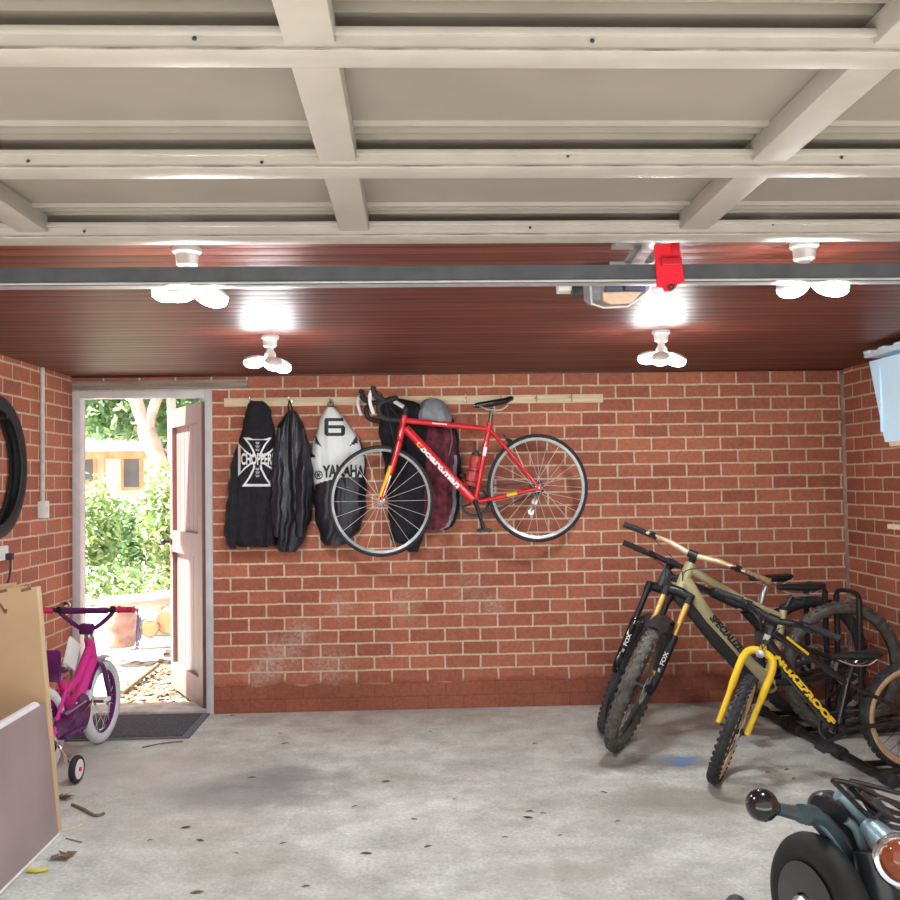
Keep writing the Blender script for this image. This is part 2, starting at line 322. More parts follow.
        for v in me.vertices:
            x, y = (v.co.x-mx)*kx, (v.co.y-my)*ky
            if wrap:
                R = wrap+lift; a = y/R; vs.append(s.bm.verts.new(o + ex*x + ey*(R*math.sin(a)) + nrm*(R*math.cos(a))))
            else: vs.append(s.bm.verts.new(o + ex*x + ey*y + nrm*lift))
        for p in me.polygons:
            try: s._faces([s.bm.faces.new([vs[i] for i in p.vertices])])
            except ValueError: pass
        bpy.data.meshes.remove(me); return s
    def xf(s, m):
        for v in s.bm.verts: v.co = m @ v.co
        return s
    def build(s, name, mats, parent=None, w=None, ang=38, smooth=True, center=False):
        me = bpy.data.meshes.new(name)
        off = V((0, 0, 0))
        if w is not None: off = w.location.copy()
        if center:
            xs = [v.co for v in s.bm.verts]
            off = V(((min(p.x for p in xs)+max(p.x for p in xs))/2, (min(p.y for p in xs)+max(p.y for p in xs))/2, min(p.z for p in xs)))
        if off.length:
            for v in s.bm.verts: v.co -= off
        bmesh.ops.recalc_face_normals(s.bm, faces=s.bm.faces)
        s.bm.to_mesh(me); s.bm.free()
        for q in (mats if isinstance(mats, list) else [mats]): me.materials.append(M[q] if isinstance(q, str) else q)
        if smooth:
            me.polygons.foreach_set('use_smooth', [True]*len(me.polygons)); me.set_sharp_from_angle(angle=math.radians(ang))
        o = bpy.data.objects.new(name, me); COL.objects.link(o)
        if parent is not None: o.parent = parent
        if center: o.location = off
        return o

def cat(pts, sub=5):
    """Catmull-Rom through points"""
    P = [V(p) for p in pts]; out = []
    for i in range(len(P)-1):
        a, b, c, d = P[max(i-1, 0)], P[i], P[i+1], P[min(i+2, len(P)-1)]
        for j in range(sub):
            t = j/sub; out.append(.5*((2*b) + (c-a)*t + (2*a-5*b+4*c-d)*t*t + (3*b-a-3*c+d)*t**3))
    out.append(P[-1]); return out
def lerp(a, b, t): return a+(b-a)*t
def thing(name, label, cat_, loc=(0, 0, 0), rz=0., group=None):
    o = bpy.data.objects.new(name, None); COL.objects.link(o); o.empty_display_size = .1
    o.location = loc; o.rotation_euler = (0, 0, rz); return tag(o, label, cat_, group)
def tag(o, label, cat_, group=None):
    o['label'] = label; o['category'] = cat_
    if group: o['group'] = group
    return o
def struct(mb, name, mats, **k):
    o = mb.build(name, mats, **k); o['kind'] = 'structure'; return o

# ================================================================== SETTING
def joint_x(px, py): return atY(px, py, D).x
BW = .2268
ox_ = BW - (joint_x(494.6, 648) % BW) + .0866
brick_back = brick_mat('red brick back', 0, BW, ox_, .0, 1)
oyr = .24 - (atX(872.4, 464, XR).y % .24)
brick_right = brick_mat('red brick right', 1, .24, oyr, .021, 2, .95)
oyl = .24 - (atX(38.9, 540, XL).y % .24)
brick_left = brick_mat('red brick left', 1, .24, oyl, .026, 3, 1.08)
YF = 1.0         # the open front of the garage
m = MB(); m.quad((-9, -6, 0), (9, -6, 0), (9, D+.12, 0), (-9, D+.12, 0)); m.box((0, .0, -.1), (18, 12.2, .18)); struct(m, 'floor', floor_mat(), smooth=False)
DX0, DX1 = atY(73, 550, D).x, atY(213, 550, D).x
DZ = atY(140, 391, D).z
m = MB()
m.box(((DX1+XR+.2)/2, D+.115, H/2), (XR+.2-DX1, .23, H)); m.box(((XL-.2+DX0)/2, D+.115, H/2), (DX0-XL+.2, .23, H)); m.box(((DX0+DX1)/2, D+.115, (DZ+H)/2), (DX1-DX0, .23, H-DZ))
struct(m, 'wall_back', brick_back, smooth=False)
struct(MB().box((XL-.115, (YF+D)/2, H/2), (.23, D-YF, H)), 'wall_left', brick_left, smooth=False)
struct(MB().box((XR+.115, (YF+D)/2, H/2), (.23, D-YF, H)), 'wall_right', brick_right, smooth=False)
struct(MB().box(((XL+XR)/2, (YF+D)/2+.1, H+.05), (XR-XL+.5, D-YF+.5, .1)), 'ceiling', ceiling_mat(), smooth=False)
# mortar fillets in the two back corners
mort = mat('corner mortar', (.33, .25, .19), .9, 0, .3, 12, .4)
struct(MB().box((XR-.008, D-.008, H/2), (.016, .016, H)), 'trim_1', mort, smooth=False)
# dark board along the top of the back wall
struct(MB().box(((XL+XR)/2, D-.010, H-.005), (XR-XL, .020, .010)), 'trim_2', mat('dark red cover strip', (.07, .016, .012), .4), smooth=False)
# weathered timber lintel over the door
lx = atY(248, 383, D).x
struct(MB().box(((XL+lx)/2, D-.004, (DZ+H-.03)/2+.005), (lx-XL, .03, H-.03-DZ-.01), bev=.003), 'trim_3', 'old_timber')

# side door: frame, leaf swung outward
FWd = .050
m = MB()
m.box((DX0+FWd/2, D+.03, DZ/2), (FWd, .09, DZ), bev=.004); m.box((DX1-FWd*.45, D+.03, DZ/2), (FWd*.9, .09, DZ), bev=.004)
m.box(((DX0+DX1)/2, D+.03, DZ-FWd*.45), (DX1-DX0-FWd*1.9, .09, FWd*.9), bev=.004)
door = struct(m, 'door_1', 'frame_paint')
hp = V((DX1-FWd*.9, D+.08, 0))
far = atY(176.5, 560, D+.80)
dirv = V((far.x-hp.x, far.y-hp.y, 0)); LW = dirv.length; dirv.normalize(); dn = V((-dirv.y, dirv.x, 0))
if dn.x > 0: dn = -dn             # side of the leaf that looks into the garage
LH = DZ-FWd-.015
def leafbox(m, u0, u1, z0, z1, t0, t1):
    p = hp + dirv*((u0+u1)/2) + dn*((t0+t1)/2) + V((0, 0, (z0+z1)/2))
    m.box(p, (u1-u0, t1-t0, z1-z0), Matrix((dirv, dn, V((0, 0, 1)))).transposed())
m = MB(); st = .10
leafbox(m, 0, st, .02, LH, 0, .042); leafbox(m, LW-st*.6, LW, .02, LH, 0, .042)
for z0, z1 in ((.02, .20), (.98, 1.13), (LH-.13, LH)): leafbox(m, st, LW-st*.6, z0, z1, 0, .042)
leaf = m.build('door_leaf', 'door_pink', door, smooth=False)
m = MB(); nb = 6; bwid = (LW-st*1.6)/nb
for i in range(nb):
    for z0, z1 in ((.20, .98), (1.13, LH-.13)):
        leafbox(m, st+i*bwid+.003, st+(i+1)*bwid-.003, z0, z1, -.002, .012); 
leafbox(m, st, LW-st*.6, .2, LH-.13, -.004, .006)
m.build('board_panel', 'door_pink', leaf, smooth=False)
kp = hp + dirv*(LW-.03) + V((0, 0, 1.05))
MB().lathe([(.005, 0), (.024, .004), (.024, .01), (.009, .014), (.009, .04), (.024, .05), (.026, .062), (.016, .075)], kp+dn*.042, dn, 16).build('door_knob', 'black_satin', leaf)
struct(MB().box(((DX0+DX1)/2, D+.13, .012), (DX1-DX0, .26, .024), bev=.004), 'trim_4', 'soil')

# ------------------------------------------------------------------ raised garage door (frame seen from below)
ZB = 2.02
gd = bpy.data.objects.new('door_2', None); COL.objects.link(gd); gd['kind'] = 'structure'; gd.location = (.3, 1.6, ZB)
BM = [(27, 52, 69), (149, 168, 179), (220.5, 236, 244)]
ys = []
GX0, GX1 = -2.05, 2.72
for (ytop, yl, yb) in BM:
    yf, ybk = atZ(450, yl, ZB).y, atZ(450, yb, ZB).y
    zt = atY(450, ytop, yf).z
    ys.append((yf, ybk, zt))
for yf, ybk, zt in ys + [(ys[0][0]-.49, ys[0][1]-.49, ys[0][2])]:
    m = MB(); m.box(((GX0+GX1)/2, (yf+ybk)/2, (ZB+zt)/2), (GX1-GX0, ybk-yf, zt-ZB), bev=.004)
    m.box(((GX0+GX1)/2, yf-.004, zt-.008), (GX1-GX0, .010, .010), bev=.002)
    m.mi = 1; m.box(((GX0+GX1)/2, yf-.0005, ZB+.0035), (GX1-GX0, .003, .0022)); m.mi = 0
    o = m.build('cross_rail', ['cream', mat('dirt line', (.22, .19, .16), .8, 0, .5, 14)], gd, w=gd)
    m = MB()
    for i in range(9):
        x = GX0 + .25 + i*.53 + random.uniform(-.08, .08); m.lathe([(.002, 0), (.0034, .001), (.002, .003)], (x, yf-.001, lerp(ZB, zt, random.uniform(.25, .7))), (0, -1, 0), 8)
    m.build('rivet', 'black_satin', o, w=gd)
# sheet with a pair of ribs ahead of every rail
prof = []; zs = max(z for _, _, z in ys)+.016
y = ys[0][0]-.55
prof.append((y, zs))
for yf, ybk, zt in [(ys[0][0]-.49, 0, 0)] + ys:
    for dy, dz in ((-.092, 0), (-.088, -.008), (-.080, -.008), (-.072, .020), (-.052, .020), (-.046, -.004), (-.040, -.004), (-.034, .022), (-.006, .022), (-.002, 0)): prof.append((yf+dy, zs+dz))
prof.append((ys[-1][1]+.01, zs))
m = MB(); a = [m.bm.verts.new((GX0, y, z)) for y, z in prof]; b = [m.bm.verts.new((GX1, y, z)) for y, z in prof]
for i in range(len(prof)-1): m.bm.faces.new((a[i], b[i], b[i+1], a[i+1]))
m.box(((GX0+GX1)/2, (prof[0][0]+prof[-1][0])/2, zs+.035), (GX1-GX0, prof[-1][0]-prof[0][0], .01))
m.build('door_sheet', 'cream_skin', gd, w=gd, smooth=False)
for px, py, wpx in ((352, 219, 30), (705, 216, 30), (4, 210, 30)):
    p = atZ(px, py, ZB+.02); wd = .068
    m = MB(); y0, y1 = ys[0][0]-.5, ys[-1][0]
    m.box((p.x, (y0+y1)/2, (ZB+.012+zs)/2), (wd, y1-y0, zs-ZB-.012), bev=.004)
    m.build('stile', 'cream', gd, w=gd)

# steel channel across the room
YR = 2.6
zt, zb = atY(450, 265.5, YR).z, atY(450, 283, YR).z
rt = thing('steel_channel', 'dark grey steel channel running across the room below the ceiling boards', 'steel channel', ((XL+XR)/2, YR, zb))
m = MB(); m.box(((XL+XR)/2, YR+.004, (zt+zb)/2), (XR-XL, .008, zt-zb)); m.build('web', 'grey_steel', rt, w=rt, smooth=False)
m = MB(); m.box(((XL+XR)/2, YR+.028, zb+.004), (XR-XL, .066, .006), bev=.002); m.build('bottom_flange', 'light_steel', rt, w=rt)

# ------------------------------------------------------------------ lamps
def lamp(px, py, label, rz):
    p = atZ(px, py, H); t = thing('ceiling_lamp', label, 'lamp', (p.x, p.y, H), rz, 'three-armed white LED ceiling lamps')
    m = MB(); m.lathe([(.002, 0), (.043, 0), (.043, -.012), (.034, -.020), (.031, -.05), (.022, -.056)], (0, 0, 0), (0, 0, 1), 24); m.build('lamp_holder', 'white_plastic', t)
    m = MB(); m.lathe([(.014, -.05), (.018, -.07), (.028, -.085), (.028, -.105), (.01, -.112)], (0, 0, 0), (0, 0, 1), 20); m.build('lamp_body', 'white_plastic', t)
    for i in range(3):
        a = i*2*PI/3 + rz*0
        tilt = (.34, .12, .42)[i]
        R = Matrix.Rotation(a, 3, 'Z') @ Matrix.Rotation(tilt, 3, 'Y')
        ex, ez = R @ V((1, 0, 0)), R @ V((0, 0, 1)); c_ = V((0, 0, -.104)) + ex*.075
        m = MB(); m.sphere(c_ + ez*.004, .056, (1, .80, .34), 20, R); m.box(V((0, 0, -.100)) + ex*.022, (.04, .022, .014), R)
        arm = m.build('lamp_arm', 'white_plastic', t)
        m = MB(); m.sphere(c_ - ez*.008, .054, (1, .82, .52), 24, R); m.build('led_panel', 'led', arm)
    return t
lamp(187, 248.5, 'three-armed LED ceiling lamp at the left, nearest to the garage door', .5)
lamp(804, 243, 'three-armed LED ceiling lamp at the far right, right of the red tag', -.4)
lamp(270, 336, 'three-armed LED ceiling lamp near the back wall above the coat rack', .9)
lamp(661, 331, 'three-armed LED ceiling lamp near the back wall right of the red bicycle', .2)

# ------------------------------------------------------------------ opener, tag, socket
YO = 3.0
def X_(px, y): return atY(px, 300, y).x
zo = lambda py, y: atY(620, py, y).z
op = thing('garage_door_opener', 'grey garage door opener motor bolted to the ceiling behind the steel channel', 'door opener', (X_(621, YO), YO, H))
x0, x1 = X_(590, YO), X_(653, YO); zb_ = zo(308, YO+.12)-.004; zq = lambda py: zo(py, YO)
m = MB(); poly = [(x0, H-.02), (x0+.002, zb_+.03), (x0+.02, zb_+.012), (x1-.05, zb_+.008), (x1-.01, zb_+.045), (x1, H-.02)]
m.prism(poly, (0, YO+.02, 0), (1, 0, 0), (0, 0, 1), (0, 1, 0), .10); m.box(((x0+x1)/2, YO+.07, H-.01), (.06, .1, .02)); m.build('housing', mat('opener grey plastic', (.24, .24, .26), .4), op, w=op, ang=25)
m = MB(); m.prism([(X_(603, YO), zq(292)), (X_(604, YO), zq(300)), (X_(612, YO), zq(304)), (X_(632, YO), zq(303)), (X_(642, YO), zq(292))], (0, YO+.005, 0), (1, 0, 0), (0, 0, 1), (0, 1, 0), .02); m.build('front_cover', mat('tan opener cover', (.55, .37, .26), .4), op, w=op)
for a_, b_ in ((606, 622), (625, 646)):
    xa, xb = X_(a_, YO), X_(b_, YO); m = MB(); m.box(((xa+xb)/2, YO+.008, (zq(290.5)+zq(276))/2), (xb-xa, .02, zq(276)-zq(290.5)), bev=.003); m.build('control_window', mat('dark blue window', (.06, .075, .12), .2), op, w=op)
m = MB(); m.tube([(X_(591, YO), YO+.008, zq(281)), (X_(592, YO), YO+.008, zq(303)), (X_(604, YO), YO+.008, zq(307)), (X_(628, YO), YO+.008, zq(306)), (X_(650, YO), YO+.008, zq(291)), (X_(652, YO), YO+.008, zq(281))], .004, 8); m.build('cover_edge', 'light_steel', op, w=op)
m = MB()
for dx in (0, .05):
    p0, p1 = atY(628+dx*420, 262, YR+.06), atY(640+dx*420, 246, YR+.2); p1.z = H-.003; m.tube([p0, p1], .014, 6, flat=.35)
m.box((X_(640, YR+.15), YR+.16, H-.006), (.14, .1, .012)); m.build('mounting_bracket', 'alu', op, w=op, smooth=False)
YT = YR-.012
tp = lambda px, py: atY(px, py, YT)
tg = thing('release_tag', 'red plastic release tag hanging over the front of the steel channel', 'tag', tp(668, 288))
c0, c1 = tp(655, 246), tp(684, 283); m = MB()
poly = [(654.5, 245), (679, 242.5), (684.5, 281), (677, 284.5), (676, 288.5), (671, 291.5), (665.5, 291), (663, 287), (657.5, 286.5)]
b0 = tp(668, 266)
m.prism([((tp(a, b)-b0).x, (tp(a, b)-b0).z) for a, b in poly], b0, (1, 0, 0), (0, 0, 1), (0, 1, 0), .010); m.build('plate', 'red_plastic', tg, w=tg)
m = MB(); m.torus(tp(671, 287.5)+V((0, -.003, 0)), (0, 1, 0), .007, .003, 16, 8); m.build('pull_ring', 'black_plastic', tg, w=tg)
m = MB(); m.box(tp(671, 262)+V((0, -.006, 0)), (.058, .012, .022), bev=.003); m.box(tp(675, 248)+V((0, -.005, 0)), (.02, .01, .028), bev=.002); m.build('rib', mat('dark red plastic', (.50, .01, .03), .4), tg, w=tg)
q = atZ(564, 283.5, H); sk = thing('ceiling_socket', 'white power socket with a black plug on the ceiling left of the opener motor', 'socket', (q.x, q.y, H))
m = MB(); m.box((q.x+.018, q.y, H-.016), (.085, .07, .032), bev=.005); m.build('socket_plate', 'white_plastic', sk, w=sk)
m = MB(); m.box((q.x+.045, q.y-.03, H-.034), (.048, .04, .034), bev=.006); m.smooth_tube([(q.x+.065, q.y-.03, H-.03), (q.x+.10, q.y-.06, H-.012), (q.x+.135, q.y-.15, H-.05)], .005, 8); m.build('plug', 'black_plastic', sk, w=sk)

# ------------------------------------------------------------------ left wall: conduit, tyre, outlet
pa, pb = atX(39, 364, XL), atX(41, 500, XL)
yc = (pa.y+pb.y)/2; sw = thing('light_switch', 'white light switch with a conduit up to the ceiling on the left wall', 'light switch', (XL, yc, atX(41, 517, XL).z))
zs0 = atX(41, 501, XL).z
m = MB(); m.tube([(XL+.014, yc, zs0), (XL+.014, yc, H-.03), (XL+.012, yc+.0, H-.005)], .013, 12); m.build('conduit', mat('cream conduit', (.66, .62, .54), .5), sw, w=sw)
m = MB(); m.box((XL+.02, yc, (zs0+atX(41, 518, XL).z)/2), (.04, .075, zs0-atX(41, 518, XL).z), bev=.005); b_ = m.build('switch_box', 'white_plastic', sw, w=sw)
m = MB(); m.box((XL+.044, yc, (zs0+atX(41, 518, XL).z)/2), (.008, .02, .03), bev=.002); m.build('rocker', 'white_plastic', b_, w=sw)
# hanging tyre
ty = atX(8, 466, XL); cyt = atX(20, 466, XL).y - .47
RO = .405; zc = (atY(5, 393, cyt).z + atY(5, 541, cyt).z)/2
tt = thing('hanging_tyre', 'bare black tyre hanging flat on the left brick wall', 'tyre', (XL, cyt, zc-RO))
m = MB(); RT = (atY(5, 393, cyt).z - atY(5, 541, cyt).z)/2-.005
m.ring((XL+.048, cyt, zc), (1, 0, 0), RT-.055, [(.055, -.02), (.05, -.036), (.02, -.045), (-.012, -.036), (-.016, -.028), (.01, -.033), (.032, -.025), (.042, 0), (.032, .025), (.01, .033), (-.016, .028), (-.012, .036), (.02, .045), (.05, .036), (.055, .02), (.058, 0)], 64)
m.build('tyre_casing', 'black_rubber', tt, w=tt)
m = MB(); m.tube([(XL, cyt, zc+RT-.12), (XL+.13, cyt, zc+RT-.115)], .01, 8); m.build('wall_peg', 'black_satin', tt, w=tt)
p = atX(1, 553, XL); ot = thing('wall_outlet', 'white power outlet with a black cord low on the left wall under the tyre', 'power outlet', (XL, p.y, p.z))
m = MB(); m.box((XL+.012, p.y-.02, p.z), (.024, .115, .075), bev=.004); m.build('outlet_plate', 'white_plastic', ot, w=ot)
m = MB(); m.box((XL+.04, p.y+.012, p.z-.02), (.035, .035, .035), bev=.005); m.smooth_tube([(XL+.045, p.y+.012, p.z-.03), (XL+.04, p.y+.012, p.z-.12), (XL+.02, p.y-.02, p.z-.3), (XL+.02, p.y-.05, .1)], .006, 8); m.build('plug_and_cord', 'black_plastic', ot, w=ot)

# ------------------------------------------------------------------ right wall: shelves, tub
XS = 2.46
ptl = atX(867, 353, XS); pbl = atX(882, 441, XS)
ys1 = atX(889, 444, XS).y; zsh = atX(889, 441.5, XS).z
for i, (zz, ye, lab) in enumerate(((zsh, ys1, 'pale wooden wall shelf on the right wall directly under the blue tub'), (atX(892, 524, XS+.02).z, atX(891, 528, XS+.02).y, 'lower pale wooden wall shelf on the right wall, at handlebar height'))):
    sh = thing('wall_shelf', lab, 'shelf', (XR-.17, ye-.6, zz-.025))
    MB().box((XR-.182, ye-.75, zz-.0125), (.362, 1.5, .025), bev=.002).build('board', 'pine', sh, w=sh)
    for yy in (ye-.35, ye-1.2):
        m = MB(); m.box((XR-.14, yy, zz-.03), (.26, .03, .012)); m.box((XR-.009, yy, zz-.12), (.016, .03, .2)); m.tube([(XR-.25, yy, zz-.035), (XR-.015, yy, zz-.2)], .009, 6); m.build('bracket', 'black_satin', sh, w=sh)
zt = ptl.z; zb2 = zsh
tb = thing('storage_tub', 'pale blue plastic storage tub with a lid on the upper right wall shelf', 'storage tub', (XR-.18, ptl.y-.3, zb2))
def frus(m, z0, z1, xi0, xi1, yA0, yA1, yB0, yB1):
    v = [m.bm.verts.new(p) for p in ((xi0, yB0, z0), (XR-.02, yB0, z0), (XR-.02, yA0, z0), (xi0, yA0, z0), (xi1, yB1, z1), (XR-.005, yB1, z1), (XR-.005, yA1, z1), (xi1, yA1, z1))]
    for f in ((3, 2, 1, 0), (4, 5, 6, 7), (0, 1, 5, 4), (1, 2, 6, 5), (2, 3, 7, 6), (3, 0, 4, 7)): m.bm.faces.new([v[i] for i in f])
ya0, ya1 = pbl.y, ptl.y
m = MB(); frus(m, zb2, zt-.05, XS+.015, XS, ya0, ya1-.02, ya0-.75, ya1-.80); 
for k in range(3): m.box((XS+.004, ya1-.13-k*.27, (zt+zb2)/2-.02), (.012, .012, (zt-zb2)*.7), bev=.003)
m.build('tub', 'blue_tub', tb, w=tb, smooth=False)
m = MB(); m.box(((XS+XR)/2-.015, ya1-.40, zt-.016), (XR-XS+.02, .78, .030), bev=.008); 
for k in range(5): m.box((XS-.018, ya1-.06-k*.16, zt-.002), (.03, .07, .012), bev=.003)
m.build('lid', mat('white blue plastic lid', (.62, .76, .85), .35), tb, w=tb)

# ------------------------------------------------------------------ coat rack and garments
YB = D-.022
a0, a1 = atY(224, 402, YB), atY(603, 398.5, YB)
zc_ = (a0.z+a1.z)/2; hh = .055
cr = thing('coat_rack', 'long pale pine coat rail with wire hooks screwed to the back brick wall', 'coat rack', ((a0.x+a1.x)/2, D, zc_))
MB().box(((a0.x+a1.x)/2, D-.011, zc_), (a1.x-a0.x, .022, hh), bev=.002).build('rail_board', 'pine', cr, w=cr)
for px in (252, 291, 331, 369, 398, 432, 466, 501, 536, 571):
    x = atY(px, 401, YB).x; m = MB()
    m.smooth_tube([(x, YB, zc_+.008), (x, YB-.03, zc_-.004), (x-.004, YB-.055, zc_+.008), (x-.006, YB-.06, zc_+.028)], .0036, 8); m.smooth_tube([(x, YB, zc_-.004), (x, YB-.02, zc_-.02), (x, YB-.035, zc_-.008)], .0036, 8)
    m.lathe([(.01, 0), (.01, .003), (.004, .004)], (x, YB, zc_+.002), (0, -1, 0), 10)
    m.build('coat_hook', 'chrome', cr, w=cr)

class Garment:
    def __init__(s, rows, Y, depth, folds, seed, edge=.6, ramp=0):
        s.ramp = ramp
        s.rows, s.Y, s.depth, s.folds, s.edge = rows, Y, depth, folds, edge
        r = random.Random(seed); s.ph = [r.uniform(0, 6.28) for _ in range(6)]
    def lr(s, py):
        R = s.rows
        if py <= R[0][0]: return R[0][1], R[0][2]
        for a, b in zip(R, R[1:]):
            if py <= b[0]:
                t = (py-a[0])/(b[0]-a[0]); w = min(1, (py-R[0][0])/12, (R[-1][0]-py)/6); return lerp(a[1], b[1], t)+math.sin(py*.31+s.ph[5])*.7*w, lerp(a[2], b[2], t)+math.sin(py*.27+s.ph[2])*.7*w
        return R[-1][1], R[-1][2]
    def dep(s, px, py):
        l, r = s.lr(py); t = min(1, max(0, (px-l)/max(1e-3, r-l))); c = 1-abs(2*t-1)**3.4
        v = (py-s.rows[0][0])/(s.rows[-1][0]-s.rows[0][0])
        cx_ = (px-(l+r)/2)/(1+.35*v); f = sum(math.sin(cx_*(.42, .71, 1.13)[k-1]+s.ph[k]+math.sin(py*.045+s.ph[k]*2)*.9)*.55/k for k in (1, 2, 3))
        g = math.sin(py*.22+px*.1+s.ph[4])*.25
        k = min(1, v*s.ramp) if s.ramp else 1
        return k*(s.depth*max(0, c)**s.edge*(.55+.45*min(1, v*2.2+.25)) + s.folds*(f+g*.5)*max(0, c))
    def pt(s, px, py, lift=0.):
        return atY(px, py, s.Y - s.dep(px, py) - lift)
    def mesh(s, pick=None, nx=46, ny=90):
        m = MB(); y0, y1 = s.rows[0][0], s.rows[-1][0]; G = []
        for i in range(ny+1):
            py = lerp(y0, y1, i/ny); l, r = s.lr(py); row = []
            for j in range(nx+1):
                px = lerp(l, r, j/nx); row.append((m.bm.verts.new(s.pt(px, py)), px, py))
            G.append(row)
        back = []
        for i in range(ny+1):
            py = lerp(y0, y1, i/ny); l, r = s.lr(py); back.append([m.bm.verts.new(atY(lerp(l+.4, r-.4, j/4), py, s.Y+.012)) for j in range(5)])
        for i in range(ny):
            for j in range(nx):
                f = m.bm.faces.new([G[a][b][0] for a, b in ((i, j), (i, j+1), (i+1, j+1), (i+1, j))])
                if pick: f.material_index = pick((G[i][j][1]+G[i][j+1][1])/2, (G[i][j][2]+G[i+1][j][2])/2)
            for j in range(4): m.bm.faces.new((back[i][j], back[i+1][j], back[i+1][j+1], back[i][j+1]))
            for G_, B_ in ((0, 0), (nx, 4)):
                m.bm.faces.new((G[i][G_][0], G[i+1][G_][0], back[i+1][B_], back[i][B_]))
        return m
    def poly(s, m, pts, lift=.004, step=2.0):
        """a flat print following the cloth: polygon in picture outline, filled, then subdivided and draped"""
        bm2 = bmesh.new(); vs = [bm2.verts.new((a, b, 0)) for a, b in pts]; bm2.faces.new(vs); bm2.normal_update()
        bmesh.ops.triangulate(bm2, faces=bm2.faces)
        for _ in range(5):
            es = [e for e in bm2.edges if e.calc_length() > step]
            if not es: break
            bmesh.ops.subdivide_edges(bm2, edges=es, cuts=1); bmesh.ops.triangulate(bm2, faces=bm2.faces)
        mp = {v: m.bm.verts.new(s.pt(v.co.x, v.co.y, lift)) for v in bm2.verts}
        for f in bm2.faces:
            q = m.bm.faces.new([mp[v] for v in f.verts]); q.material_index = m.mi
        bm2.free()
    def text(s, m, t, cx, cyy, w, h, lift=.006, arch=0., bold=.02):
        m2 = MB(); m2.text(t, (0, 0, 0), (1, 0, 0), (0, 1, 0), h, w, bold=bold, lift=0)
        bmesh.ops.triangulate(m2.bm, faces=m2.bm.faces)
        for _ in range(4):
            es = [e for e in m2.bm.edges if e.calc_length() > 1.6]
            if not es: break
            bmesh.ops.subdivide_edges(m2.bm, edges=es, cuts=1); bmesh.ops.triangulate(m2.bm, faces=m2.bm.faces)
        for v in m2.bm.verts:
            x, y = v.co.x, v.co.y; v.co = s.pt(cx+x, cyy-y + arch*(x/(w/2))**2, lift)
        me = bpy.data.meshes.new('tmp'); m2.bm.to_mesh(me); m2.bm.free(); n0 = len(m.bm.faces); m.bm.from_mesh(me); bpy.data.meshes.remove(me)
        m.bm.faces.ensure_lookup_table()
        for f in list(m.bm.faces)[n0:]: f.material_index = m.mi

def garment_thing(name, label, cat_, g):
    py = g.rows[-1][0]; l, r = g.lr(py); b = atY((l+r)/2, py, g.Y); return thing(name, label, cat_, b)
GYH = YB-.03
# hoodie
g = Garment([(401, 252, 262), (403, 249, 266), (408, 247, 270), (420, 244, 272), (433, 242, 274), (438, 239, 276), (453, 235, 277), (469, 232, 278), (491, 229, 278), (513, 226, 278), (530, 224, 276), (538, 225, 274), (543, 231, 272), (547, 239, 268)], GYH, .085, .010, 1)
hd = garment_thing('hoodie', 'black hooded sweatshirt with a white cross emblem hanging leftmost on the coat rail', 'hoodie', g)
g.mesh().build('body', 'cotton_black', hd, w=hd, ang=80)
hg = Garment([(401, 251, 263), (404, 248, 267), (410, 246, 271), (421, 244, 273), (430, 243, 274), (436, 244, 273), (439, 250, 268)], GYH-.045, .05, .005, 5)
hg.mesh(nx=24, ny=30).build('hood', 'cotton_black', hd, w=hd, ang=80)
for rows_, sd_ in (([(452, 234, 236), (470, 230.5, 237), (490, 228, 239), (510, 226, 239.5), (530, 224.5, 238), (543, 226, 237), (549, 230, 236)], 21), ([(490, 274, 278), (510, 268, 278), (530, 264, 275), (546, 265, 274)], 22)):
    sl = Garment(rows_, GYH-.055, .05, .006, sd_, ramp=3); sl.mesh(nx=14, ny=40).build('sleeve', 'cotton_black', hd, w=hd, ang=80)
m = MB(); C = (257.5, 459.5)
def cross(sc):
    # four flared arms of an emblem drawn round its centre
    o = []
    for k, (al, hw, tw, cv) in enumerate(((22, 15, 3.0, 1.2), (24, 15.5, 4.0, 1.2), (27, 15, 3.0, 1.2), (21, 14, 4.0, 1.2))):
        a = (-PI/2, 0, PI/2, PI)[k]
        d = V((math.cos(a), math.sin(a))); n = V((-d.y, d.x))
        for u, h_ in ((.12, -tw), (.42, -tw*1.5), (.72, -hw*.55), (1.0, -hw), (1.03, 0), (1.0, hw), (.72, hw*.55), (.42, tw*1.5), (.12, tw)):
            L = (al-(0 if sc else 3.0))*u; hh_ = h_*(1 if sc else .80); q = d*L+n*hh_; o.append((C[0]+q.x*.98, C[1]+q.y))
    return o
def cross_arms(inset):
    out = []
    for k, (al, hw, tw) in enumerate(((22, 14.5, 3.6), (20, 16, 3.8), (27, 15.5, 3.6), (19.5, 17, 3.8))):
        a = (-PI/2, 0, PI/2, PI)[k]; d = V((math.cos(a), math.sin(a))); n = V((-d.y, d.x)); P = []
        for u, h_ in ((.10, -tw), (.35, -tw*1.35), (.66, -hw*.58), (1.0, -hw), (1.0, hw), (.66, hw*.58), (.35, tw*1.35), (.10, tw)):
            L = al*u; e = h_
            if inset:
                L = al*u if u < .9 else al-2.6; e = math.copysign(max(.2, abs(h_)-(2.1 if u < .9 else 4.2)), h_)
            q = d*L+n*e; P.append((C[0]+q.x, C[1]+q.y))
        out.append(P)
    return out
for P in cross_arms(False): g.poly(m, P, .005)
em = m.build('cross_emblem', 'white_ink', hd, w=hd)
m = MB()
for P in cross_arms(True): g.poly(m, P, .0075)
g.poly(m, [(C[0]-3, C[1]-5), (C[0]+3, C[1]-5), (C[0]+3, C[1]+6), (C[0]-3, C[1]+6)], .0075)
m.build('cross_infill', 'cotton_black', em, w=hd)
m = MB(); g.text(m, 'CHOPPERS', C[0]+.5, C[1]-.5, 34, 12, .010, bold=.03); m.build('lettering', 'white_ink', em, w=hd)
m = MB()
